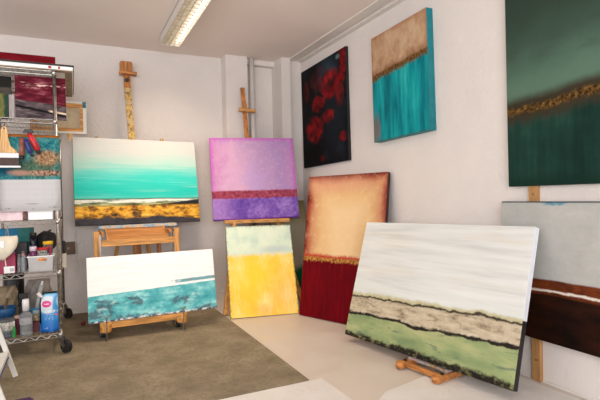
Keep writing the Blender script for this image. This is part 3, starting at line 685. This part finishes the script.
bm = B(); path(bm, [(-.12, 3.73, 1.536), (-.12, 3.74, 1.59), (-.12, 3.753, 1.606)], .0025); t.part('hook', bm, M_steel, 'thin wire hook')
bm = B(); path(bm, [(-.41, 3.73, 1.536), (-.41, 3.74, 1.59), (-.41, 3.753, 1.606)], .0025); t.part('hook', bm, M_steel, 'thin wire hook')

# --- wide brush hanging in front of the calendar
t = T('paint_brush', 'wide flat paint brush with pale wooden handle hanging from the shelf', 'brush', (-.408, 3.70, 1.32))
hp = [(-.490,1.407),(-.470,1.430),(-.440,1.452),(-.428,1.50),(-.427,1.56),(-.420,1.582),(-.408,1.588),(-.396,1.582),(-.389,1.56),(-.388,1.50),(-.376,1.452),(-.346,1.430),(-.328,1.407)]
bm = B(); prism(bm, hp, 3.698, 3.712); t.part('handle', bm, M_pale['z'], 'pale wooden handle', bev=.003)
bm = B(); box(bm, (-.492, 3.690, 1.374), (-.325, 3.718, 1.409)); t.part('ferrule', bm, plain('brushed_tin', (176, 176, 174), .4, .5, .06, 20), 'silver ferrule', bev=.003)
bm = B(); k = 24
for i in range(k):
    x0 = -.490 + .163 * i / k; d_ = .0015 * math.sin(i * 2.3)
    box(bm, (x0, 3.693 + d_, 1.322), (x0 + .163 / k, 3.715 + d_, 1.375))
t.part('bristles', bm, plain('brown_bristle', (84, 66, 62), .8, 0, .25, 60, stretch=(12, 12, 1)), 'dark brown bristles')
bm = B(); box(bm, (-.495, 3.690, 1.310), (-.318, 3.718, 1.322)); t.part('bristle_guard', bm, M_white, 'white guard strip', bev=.002)
bm = B(); path(bm, [(-.408, 3.705, 1.575), (-.408, 3.715, 1.60), (-.408, 3.745, 1.615), (-.408, 3.752, 1.606)], .002); t.part('hook', bm, M_steel)
bm = B(); rod(bm, (-.408, 3.6965, 1.572), (-.408, 3.7135, 1.572), .005, 12); t.part('hanging_hole', bm, M_black)

# --- paint tubes clipped to the calendar top
def tube(lab, p, q, rad, m, capm):
    t = T('paint_tube', lab, 'tube', q, 'paint tubes hanging head down')
    p, q = Vector(p), Vector(q); ax_ = (q - p).normalized(); L = (q - p).length
    bm = B(); lathe(bm, p, [(.004, 0), (rad * .95, L * .22), (rad, L * .5), (rad, L * .78), (rad * .45, L * .84)], 16, axis=ax_)
    sd = ax_.orthogonal()
    for v in bm.verts:
        tt = (v.co - p).dot(ax_) / L
        if tt < .2: v.co.x = p.x + (v.co.x - p.x) * (1 + (1 - tt / .2) * 3.0)
    t.part('body', bm, m)
    bm = B(); lathe(bm, p, [(rad * .6, L * .84), (rad * .66, L * .85), (rad * .6, L)], 14, axis=ax_); t.part('cap', bm, capm, 'dark screw cap')
tube('red and grey paint tube hanging before the calendar', (-.262, 3.70, 1.545), (-.204, 3.70, 1.405), .021, plain('red_tube', (196, 34, 44), .35, 0, .25, 9), M_black)
tube('dark blue paint tube hanging between the copper and red ones', (-.282, 3.672, 1.50), (-.248, 3.672, 1.385), .014, plain('blue_tube', (34, 44, 120), .35, 0, .3, 14), M_black)
tube('copper brown paint tube hanging beside the brush', (-.305, 3.69, 1.51), (-.308, 3.69, 1.365), .019, plain('copper_tube', (150, 84, 66), .4, 0, .3, 14), M_black)
t = T('bulldog_clip', 'black clip gripping the paint tubes at the calendar top', 'clip', (-.27, 3.70, 1.535))
bm = B(); prism(bm, [(-.30,1.548),(-.29,1.572),(-.245,1.572),(-.232,1.548)], 3.692, 3.714); t.part('jaw', bm, M_black, bev=.002)
bm = B(); path(bm, [(-.267, 3.70, 1.57), (-.267, 3.712, 1.60), (-.267, 3.75, 1.612)], .003); t.part('hook', bm, M_steel)

# --- fourth shelf
z0 = TOPZ[1]
t = T('storage_basket', 'white plastic basket with handle slot packed with jars and lids', 'basket', (-.21, 3.83, z0))
bm = B()
def trap(x0, x1, y0, y1, za, zb, flare=.007):
    q = [bm.verts.new(p) for p in [(x0,y0,za),(x1,y0,za),(x1,y1,za),(x0,y1,za),(x0-flare,y0-flare,zb),(x1+flare,y0-flare,zb),(x1+flare,y1+flare,zb),(x0-flare,y1+flare,zb)]]
    for f in [(0,1,5,4),(1,2,6,5),(2,3,7,6),(3,0,4,7),(0,3,2,1)]: bm.faces.new([q[i] for i in f])
trap(-.291, -.147, 3.79, 3.93, z0 + .001, z0 + .106); bmesh.ops.solidify(bm, geom=bm.faces[:], thickness=.004)
bk_ = t.part('body', bm, M_white)
bm = B(); path(bm, [(-.300, 3.781, z0 + .105), (-.138, 3.781, z0 + .105), (-.138, 3.939, z0 + .105), (-.300, 3.939, z0 + .105), (-.300, 3.781, z0 + .105)], .005, 8); t.part('rim', bm, M_white)
bm = B(); prism(bm, [(-.236, z0+.083), (-.229, z0+.092), (-.186, z0+.092), (-.179, z0+.083), (-.186, z0+.074), (-.229, z0+.074)], 3.7775, 3.786); t.part('handle_slot', bm, plain('orange_dark_slot', (176, 104, 30), .5, 0, .8, 45), 'dark slot showing orange contents')
def jar(lab, x, y, z, r, h, m, lidm, lidh=.02, grp='jars and pots in the white basket', name='jar', cat='jar', lidr=1.06):
    t = T(name, lab, cat, (x, y, z), grp)
    bm = B(); lathe(bm, (x, y, z), [(r * .9, 0), (r, .004), (r, h * .85), (r * .9, h)], 20); t.part('body', bm, m)
    bm = B(); lathe(bm, (x, y, z), [(r * lidr, h), (r * lidr, h + lidh * .85), (r * lidr * .94, h + lidh)], 20); t.part('lid', bm, lidm)
    return t
M_clear = glass('clear_glass', (236, 240, 236)); M_clearp = glass('clear_plastic', (226, 230, 232), .2, .8)
M_yel = plain('yellow_lid', (236, 186, 30), .4, 0, .08, 20); M_pur = plain('purple_pot', (104, 32, 88), .4, 0, .2, 20)
M_mag = plain('magenta_card', (156, 24, 72), .5, 0, .12, 20)
zb = z0 + .012
jar('glass jar with yellow lid at the back of the white basket', -.176, 3.893, zb, .032, .168, M_clear, M_yel, .022)
jar('glass jar with red lid at the front of the white basket', -.207, 3.832, zb, .030, .134, M_clear, M_red, .018, lidr=1.18)
jar('purple pot with white ball top in the white basket', -.266, 3.825, zb, .022, .132, M_pur, plain('white_ball', (222, 208, 222), .5, 0, .2, 50), .032)
jar('slim magenta tube at the right end of the white basket', -.160, 3.838, zb, .008, .15, M_mag, M_red, .01)
jar('white pot with red rim at the left of the white basket', -.272, 3.89, zb, .018, .112, M_white, M_red, .012)
t = T('hair_brush', 'black bristled brush head standing behind the white basket', 'brush', (-.195, 4.06, z0))
bm = B(); lathe(bm, (-.195, 4.06, z0), [(.03, 0), (.03, .10), (.065, .15), (.078, .20), (.06, .245), (.015, .265)], 18)
for v in bm.verts: v.co += Vector((random.uniform(-1, 1), random.uniform(-1, 1), random.uniform(-1, 1))) * .006
t.part('bristles', bm, plain('black_bristle', (16, 15, 17), .9, 0, .3, 70)); bm = B(); rod(bm, (-.195, 4.06, z0 + .25), (-.16, 4.06, z0 + .275), .008, 8); t.part('handle', bm, M_black)
jar('dark navy bottle standing behind the white basket', -.275, 3.985, z0, .026, .225, plain('navy_bottle', (22, 26, 44), .3, 0, .2, 20), M_black, .04, None, 'bottle', 'bottle', .9)
bm = B(); box(bm, (-.39, 3.94, z0), (-.31, 4.02, z0 + .20)); tag(obj('tin', bm, plain('dark_tin', (40, 36, 40), .5, 0, .3, 30), base=(-.35, 3.98, z0), bev=.006), 'dark box beside the navy bottle on the fourth shelf', 'box')
def p_blue(n):
    u, v = n.uv(); return n.ramp(n.add(u, n.mul(n.sub(n.noise(5, 7, 3.), .5), .5)), [(.2, (44, 120, 158)), (.55, (40, 104, 136)), (.75, (52, 110, 106)), (1, (44, 84, 78))])
canvas('blue canvas standing behind the white bag on the fourth shelf', (-.41, 4.06, z0, 0, 3., 0), .27, .30, .02, p_blue, (60, 90, 110), GS)
bm = B(); box(bm, (-.545, 3.80, z0), (-.373, 3.90, z0 + .135)); tag(obj('magenta_box', bm, M_mag, base=(-.46, 3.85, z0), bev=.003), 'magenta box on the fourth shelf under the white bag', 'box')
t = T('price_tag', 'small white tag leaning on the magenta box', 'tag', (-.41, 3.785, z0))
bm = B(); box(bm, (-.441, 3.786, z0 + .004), (-.378, 3.792, z0 + .05)); t.part('card', bm, M_white)
bm = B()
for i in range(6): box(bm, (-.405 + i * .004, 3.7852, z0 + .014), (-.403 + i * .004, 3.7862, z0 + .038))
t.part('printed_bars', bm, plain('grey_print', (120, 120, 124), .6))
for i, (x, y, hh, lab) in enumerate(((-.352, 3.82, .12, 'clear plastic tube standing just right of the magenta box'), (-.326, 3.80, .14, 'clear plastic tube standing between the magenta box and white basket'), (-.332, 3.87, .11, 'clear jar with red lid behind the plastic tubes'))):
    jar(lab, x, y, z0, .012 if i < 2 else .022, hh, M_clearp, M_steel if i < 2 else M_red, .008, 'clear tubes beside the basket')
# white bag hanging from the third shelf
t = T('hanging_bag', 'cream plastic bag hanging on a chain below the third shelf', 'bag', (-.44, 3.72, .70))
bm = B(); ring = []
pr = [(.845, .098, .0), (.83, .102, .02), (.80, .10, .03), (.77, .092, .034), (.735, .07, .028), (.705, .035, .016), (.69, .012, .006)]
for z, w_, d_ in pr:
    k = 20; ring.append([bm.verts.new((-.448 + w_ * math.copysign(abs(math.cos(2*PI*i/k)) ** .7, math.cos(2*PI*i/k)), 3.722 + (d_ + .006) * math.sin(2*PI*i/k) * (1 + .25 * math.sin(i * 1.9 + z * 40)), z + .006 * math.sin(i * 1.3))) for i in range(k)])
for a_, b_ in zip(ring, ring[1:]):
    for i in range(20): bm.faces.new([a_[i], a_[(i+1)%20], b_[(i+1)%20], b_[i]]).smooth = True
bm.faces.new(ring[0][::-1]); bm.faces.new(ring[-1]); t.part('pouch', bm, M_cream)
bm = B(); box(bm, (-.55, 3.682, .775), (-.425, 3.686, .82)); t.part('white_patch', bm, M_white, 'white patch on the bag')
bm = B(); path(bm, [(-.42, 3.72, .84), (-.415, 3.735, .88), (-.41, 3.748, .915)], .003); path(bm, [(-.40, 3.72, .84), (-.405, 3.735, .88), (-.41, 3.748, .915)], .003); t.part('chain', bm, M_steel, 'thin metal chain')
bm = B(); path(bm, [(-.425, 3.72, .695), (-.42, 3.72, .64)], .003); t.part('cord', bm, M_cream)

# --- bottom shelf
z0 = TOPZ[0]
n = N('pouch_print'); u, v = n.uv()
c = n.ramp(n.add(v, n.mul(n.sub(n.noise(3, 3, 2.), .5), .15)), [(.1, (24, 110, 196)), (.45, (48, 140, 210)), (.7, (110, 186, 228)), (1, (130, 200, 236))])
c = n.mix(n.blob(.36, .68, .42, .22, .15), c, (216, 228, 236)); c = n.mix(n.blob(.85, .62, .28, .35, .2), c, (64, 150, 216)); c = n.mix(n.blob(.86, .75, .12, .12, .4), c, (160, 212, 236))
c = n.mix(n.blob(.32, .70, .21, .085, .05), c, (226, 22, 132))
let = n.step(n.noise(22, 14, 3., 1), .5, .55)
c = n.mix(n.mul(n.band(v, .685, .72, .006), n.mul(n.band(u, .2, .43, .01), let)), c, (250, 220, 240))
c = n.mix(n.mul(n.band(v, .475, .535, .008), n.mul(n.band(u, .22, .95, .01), let)), c, (240, 246, 250))
c = n.mix(n.mul(n.band(v, .42, .435, .004), n.mul(n.band(u, .25, .7, .01), let)), c, (190, 220, 240))
c = n.mix(n.mul(n.band(v, .30, .39, .004), n.mul(n.band(u, .2, .6, .01), n.mul(let, .35))), c, (190, 220, 240))
c = n.mix(n.blob(.78, .425, .14, .016, .2), c, (240, 96, 80)); c = n.mix(n.mul(n.blob(.30, .10, .13, .02, .2), let), c, (240, 246, 250))
M_pouch = n.done(c, .3)
t = T('refill_pouch', 'blue refill pouch with pink round mark and white spout on the bottom shelf', 'pouch', (-.165, 3.83, z0))
bm = B(); nx, nz = 8, 12
def pw(s_, tt):   # outline: clipped upper left corner
    x0 = -.236 + (.0 if tt < .78 else (tt - .78) / .22 * .026); x1 = -.094 - (.006 * tt)
    return x0 + (x1 - x0) * s_
for sgn in (-1, 1):
    g = [[bm.verts.new((pw(i / nx, j / nz), 3.835 + sgn * (.001 + .034 * math.sin(PI * i / nx) ** .6 * (1 - (j / nz)) ** .7), z0 + .283 * j / nz)) for i in range(nx + 1)] for j in range(nz + 1)]
    for j in range(nz):
        for i in range(nx): bm.faces.new([g[j][i], g[j][i+1], g[j+1][i+1], g[j+1][i]] if sgn < 0 else [g[j][i], g[j+1][i], g[j+1][i+1], g[j][i+1]]).smooth = True
bmesh.ops.holes_fill(bm, edges=bm.edges[:], sides=0)
bmesh.ops.remove_doubles(bm, verts=bm.verts[:], dist=.0022)
t.part('bag', bm, M_pouch, uvfn=lambda co: ((co.x + .071) / .142, co.z / .283))
bm = B(); rod(bm, (-.220, 3.835, z0 + .250), (-.238, 3.835, z0 + .272), .009, 12); rod(bm, (-.230, 3.835, z0 + .262), (-.246, 3.835, z0 + .28), .012, 12); t.part('spout', bm, M_white, 'white spout cap')

def bottle(lab, x, y, r, hb, hn, m, capm, caph, label_c=None):
    t = T('bottle', lab, 'bottle', (x, y, z0), 'bottles on the bottom shelf')
    bm = B(); lathe(bm, (x, y, z0), [(r * .92, 0), (r, .005), (r, hb * .86), (r * .75, hb * .95), (r * .42, hb), (r * .42, hb + hn)], 22); t.part('body', bm, m)
    bm = B(); lathe(bm, (x, y, z0), [(r * .55, hb + hn * .3), (r * .55, hb + hn + caph), (r * .45, hb + hn + caph + .003)], 18); t.part('cap', bm, capm, 'cap')
    if label_c:
        bm = B(); k = 10
        for i in range(k):
            a0, a1 = (-PI * .95 + PI * .8 * i / k), (-PI * .95 + PI * .8 * (i + 1) / k)
            q = [bm.verts.new((x + (r + .001) * math.cos(a), y + (r + .001) * math.sin(a), z0 + hb * zz)) for a, zz in ((a0, .5), (a1, .5), (a1, .78), (a0, .78))]; bm.faces.new(q)
        bmesh.ops.solidify(bm, geom=bm.faces[:], thickness=.0006); t.part('paper_label', bm, plain('paper_label', label_c, .6))
    return t
bottle('clear bottle with tall white cap in the middle of the bottom shelf', -.318, 3.80, .040, .165, .03, M_clearp, M_white, .055, (222, 222, 224))
bottle('small bottle with green foot left of the clear bottle', -.392, 3.79, .013, .07, .02, plain('green_bottle', (40, 150, 70), .3, 0, .2, 20), M_white, .02)
bm = B(); box(bm, (-.286, 3.86, z0), (-.240, 3.94, z0 + .07)); tag(obj('carton', bm, plain('dark_red_carton', (92, 20, 34), .5, 0, .2, 20), base=(-.262, 3.90, z0), bev=.002), 'dark red carton left of the blue pouch', 'box')
jar('glass jar with pale lid standing on the dark red carton', -.262, 3.90, z0 + .072, .022, .052, plain('mixed_beads', (150, 130, 104), .6, 0, .6, 60), glass('pale_lid', (200, 220, 220), .3, .5), .02, 'jars on the bottom shelf')
t = jar('blue pot behind the clear bottle', -.275, 4.00, z0, .034, .125, plain('blue_pot', (30, 120, 180), .4, 0, .15, 20), plain('blue_pot2', (40, 132, 190), .4), .015, 'jars on the bottom shelf')
jar('clear tub of whitish crumbs at the left of the bottom shelf', -.435, 3.81, z0 + .055, .048, .058, plain('white_crumbs', (196, 194, 186), .7, 0, .35, 70), M_clearp, .014, 'jars on the bottom shelf')
jar('low glass jar under the tub of whitish crumbs', -.435, 3.81, z0, .042, .045, M_clear, plain('grey_lid', (130, 136, 120), .5), .0095, 'jars on the bottom shelf')
jar('maroon pot beside the tub of whitish crumbs', -.372, 3.85, z0, .022, .115, plain('maroon_pot', (104, 24, 44), .4, 0, .15, 20), plain('peach_lid', (214, 178, 160), .5), .018, 'jars on the bottom shelf')
t = T('bowl', 'blue bowl stacked behind the tub of crumbs', 'bowl', (-.46, 3.92, z0))
bm = B(); lathe(bm, (-.465, 3.93, z0), [(.05, 0), (.05, .115), (.072, .13), (.082, .185), (.078, .188), (.06, .14)], 24); t.part('body', bm, plain('blue_bowl', (28, 88, 140), .4, 0, .15, 20))
bm = B(); rod(bm, (-.465, 3.93, z0 + .14), (-.44, 3.91, z0 + .25), .009, 10); t.part('stirring_stick', bm, plain('brown_stick', (120, 92, 60), .6))
t = T('silicone_tube', 'pale tube leaning at an angle behind the blue pouch', 'tube', (-.29, 4.06, z0))
bm = B(); rod(bm, (-.295, 4.06, z0), (-.232, 4.06, z0 + .305), .014, 12); t.part('body', bm, plain('pale_tube', (196, 196, 194), .4)); bm = B(); rod(bm, (-.232, 4.06, z0 + .305), (-.226, 4.06, z0 + .33), .008, 10); t.part('nozzle', bm, M_white)
for x0, x1, y, hh, lab in ((-.54, -.38, 4.08, .31, 'crumpled kraft paper bag at the left back of the bottom shelf'), (-.36, -.16, 4.16, .33, 'crumpled grey plastic bag behind the pouch on the bottom shelf')):
    bm = B(); k, l = 12, 7; rg = []
    for j in range(l + 1):
        s_ = 1 - .25 * (j / l) ** 2
        rg.append([bm.verts.new(((x0 + x1) / 2 + (x1 - x0) / 2 * s_ * math.cos(2*PI*i/k) + (random.uniform(-.008, .008) if j else 0), y + .06 * s_ * math.sin(2*PI*i/k) + (random.uniform(-.01, .01) if j else 0), z0 + hh * j / l)) for i in range(k)])
    for a_, b_ in zip(rg, rg[1:]):
        for i in range(k): bm.faces.new([a_[i], a_[(i+1)%k], b_[(i+1)%k], b_[i]])
    bm.faces.new(rg[0][::-1]); bm.faces.new(rg[-1])
    tag(obj('paper_bag', bm, plain('kraft' if 'kraft' in lab else 'grey_film', (150, 132, 106) if 'kraft' in lab else (138, 130, 124), .8, 0, .2, 20), base=((x0 + x1) / 2, y, z0)), lab, 'bag')
t = T('spray_bottle', 'black trigger sprayer on a dark bottle at the back of the bottom shelf', 'bottle', (-.345, 4.0, z0))
bm = B(); lathe(bm, (-.345, 4.0, z0), [(.034, 0), (.036, .006), (.036, .15), (.014, .20), (.014, .225)], 18); t.part('body', bm, glass('smoky', (120, 116, 112), .2, .6))
bm = B(); box(bm, (-.375, 3.985, z0 + .225), (-.32, 4.015, z0 + .26)); beam(bm, (-.365, 4.0, z0 + .23), (-.385, 4.0, z0 + .17), .012, .012); t.part('trigger_head', bm, M_black, 'black trigger head', bev=.003)
t = T('storage_tin', 'black tin standing behind the kraft paper bag on the bottom shelf', 'tin', (-.43, 4.24, z0))
bm = B(); lathe(bm, (-.43, 4.24, z0), [(.07, 0), (.07, .36), (.066, .365)], 20); t.part('body', bm, M_black); bm = B(); lathe(bm, (-.43, 4.24, z0), [(.073, .365), (.073, .385)], 20); t.part('lid', bm, M_black)

# things at the side of the shelves
t = T('wall_block', 'brown wooden block fixed to the back wall beside the shelving', 'block', (-.05, 5.0, .63))
bm = B(); box(bm, (-.115, 4.985, .57), (.003, 5.01, .688)); t.part('plate', bm, plain('brown_block', (112, 86, 66), .6, 0, .15, 20), bev=.003)
bm = B(); rod(bm, (-.056, 4.982, .63), (-.056, 4.986, .63), .008, 10); t.part('screw', bm, M_steel)
t = T('tool_holder', 'black handled tool in a cream holder clipped to the shelf side', 'tool', (-.09, 4.2, .58))
bm = B(); box(bm, (-.092, 4.18, .55), (-.062, 4.23, .66)); t.part('holder', bm, M_cream, bev=.003)
bm = B(); rod(bm, (-.078, 4.205, .655), (-.079, 4.205, .76), .012, 10); t.part('handle', bm, M_black, 'black handle')
bm = B(); path(bm, [(-.092, 4.205, .60), (-.1005, 4.205, .585)], .004); t.part('clip', bm, M_steel)

# ------------------------------------------------------------------ white folding step stool
M_stool = plain('white_painted_wood', (228, 226, 220), .5, 0, .04, 12)
t = T('step_stool', 'white painted step stool at the left edge on the carpet', 'stool', (-.7, 3.1, .006))
for y in (3.345, 2.86):
    bm = B(); beam(bm, (-.343, y, .013), (-.515, y, .62), .027, .02); t.part('front_leg', bm, M_stool, bev=.003)
    bm = B(); beam(bm, (-1.0, y - .0, .020), (-.60, y, .62), .045, .026); t.part('rear_leg', bm, M_stool, bev=.003)
for x0, x1, z in ((-.62, -.374, .152), (-.70, -.47, .42)):
    bm = B(); box(bm, (x0, 2.875, z), (x1 + .0, 3.33, z + .022)); t.part('tread', bm, M_stool, bev=.004)
bm = B(); box(bm, (-.72, 2.82, .62), (-.44, 3.40, .645)); t.part('top_step', bm, M_stool, bev=.004)
bm = B(); box(bm, (-.405, 2.875, .115), (-.387, 3.33, .151)); t.part('tread_apron', bm, M_stool, bev=.002)
bm = B(); rod(bm, (-.378, 3.31, .143), (-.392, 3.0, .112), .007, 8); t.part('brace_cord', bm, plain('blue_cord', (40, 66, 150), .6, 0, .4, 14), 'blue cord brace')

bm = B(); k = 14
ctr = bm.verts.new((-.272, 2.935, .012)); rg = [bm.verts.new((-.272 + .06 * math.cos(2*PI*i/k) * random.uniform(.7, 1.2), 2.93 + .05 * math.sin(2*PI*i/k) * random.uniform(.7, 1.2), .0065)) for i in range(k)]
for i in range(k): bm.faces.new([ctr, rg[i], rg[(i+1)%k]])
bm.faces.new(rg[::-1])
tag(obj('stain', bm, plain('purple_stain', (70, 36, 84), .9, 0, .3, 60), base=(-.272, 2.96, .006)), 'small flat purple stain on the carpet near the stool', 'stain')  # low irregular mesh standing in for a flat purple stain
bm = B(); lathe(bm, (.05, 4.47, .006), [(.004, 0), (.016, .004), (.021, .014), (.018, .026), (.006, .031)], 14); tag(obj('red_spot', bm, plain('dark_red_spot', (120, 20, 36), .3), base=(.05, 4.47, .006)), 'small dark red round spot on the carpet left of the wheeled easel', 'ball')  # round body standing in for an unidentified dark red spot on the carpet

# ------------------------------------------------------------------ ceiling luminaire
t = T('ceiling_light', 'long fluorescent ceiling light with white louvre grid', 'lamp', (.86, 3.8, H))
lx0, lx1, ly0, ly1, lz = .765, .952, 3.05, 4.56, 2.53
bm = B(); box(bm, (lx0, ly0, lz), (lx0 + .006, ly1, H)); box(bm, (lx1 - .006, ly0, lz), (lx1, ly1, H)); box(bm, (lx0, ly0, lz), (lx1, ly0 + .006, H)); box(bm, (lx0, ly1 - .006, lz), (lx1, ly1, H)); box(bm, (lx0, ly0, H - .006), (lx1, ly1, H - .0005))
t.part('housing', bm, M_trim)
bm = B(); y = ly0 + .03
M_louv = plain('louvre_aluminium', (206, 198, 180), .35, .5, .05, 20)
while y < ly1 - .02: box(bm, (lx0 + .006, y, lz + .001), (lx1 - .062, y + .003, lz + .022)); box(bm, (lx1 - .062, y, lz + .001), (lx1 - .006, y + .003, lz + .009)); y += .075
for xx in (lx0 + .045, lx0 + .085, lx1 - .062): box(bm, (xx, ly0, lz + .001), (xx + .003, ly1, lz + .010))
lv = t.part('louvre', bm, M_louv)
lv['label'] = 'slatted metal louvre'
em = bpy.data.materials.new('tube_glow'); em.use_nodes = True; nt = em.node_tree; nt.nodes.clear()
o_ = nt.nodes.new('ShaderNodeOutputMaterial'); e_ = nt.nodes.new('ShaderNodeEmission'); e_.inputs[0].default_value = (1, .86, .68, 1); e_.inputs[1].default_value = 3.5; nt.links.new(e_.outputs[0], o_.inputs[0])
for x in (lx1 - .034,):
    bm = B(); rod(bm, (x, ly0 + .03, 2.566), (x, ly1 - .03, 2.566), .014, 12); t.part('fluorescent_tube', bm, em, 'glowing tube')

# ------------------------------------------------------------------ light
def area(name, loc, rot, sx, sy, power, c):
    l = bpy.data.lights.new(name, 'AREA'); l.shape = 'RECTANGLE'; l.size = sx; l.size_y = sy; l.energy = power; l.color = c
    o = bpy.data.objects.new(name, l); COL.objects.link(o); o.location = loc; o.rotation_euler = rot; return o
g_ = area('luminaire_glow', ((lx0 + lx1) / 2, (ly0 + ly1) / 2, lz - .003), (0, 0, 0), .16, 1.4, 14.5, (1., .80, .60)); g_.data.spread = math.radians(125)
w = bpy.data.worlds.new('sky'); S.world = w; w.use_nodes = True
bg = w.node_tree.nodes['Background']; bg.inputs[0].default_value = (.80, .90, 1, 1); bg.inputs[1].default_value = 1.0
area('window_daylight', ((wx0 + wx1) / 2, YF - .13, (wz0 + wz1) / 2), (math.radians(119), 0, 0), wx1 - wx0, wz1 - wz0, 185., (.93, .96, 1.))
area('window_daylight', (XL - .13, (ly_0 + ly_1) / 2, 1.6), (0, math.radians(-125), 0), 1.5, ly_1 - ly_0, 58., (.92, .96, 1.))

# ------------------------------------------------------------------ camera
Mr = [[0.9009759406788463, -0.433290554062427, -0.02239754625272299], [-0.023305421123410764, 0.003216602029212921, -0.9997232171044375], [0.4332426706409796, 0.9012485501967038, -0.007199937792161243]]
cam = bpy.data.cameras.new('camera'); co = bpy.data.objects.new('camera', cam); COL.objects.link(co)
cam.sensor_width = 36; cam.sensor_fit = 'HORIZONTAL'; cam.lens = 470.95 / 600 * 36; cam.clip_start = .02
m = Matrix.Identity(4)
for k in range(3):
    m[k][0] = Mr[0][k]; m[k][1] = -Mr[1][k]; m[k][2] = -Mr[2][k]
m.translation = (0, 0, 1.0709); co.matrix_world = m
S.camera = co
vs_ = S.view_settings; S.display_settings.display_device = 'sRGB'; vs_.view_transform = 'Standard'; vs_.look = 'None'; vs_.gamma = 1; vs_.use_curve_mapping = False; vs_.exposure = 0.12
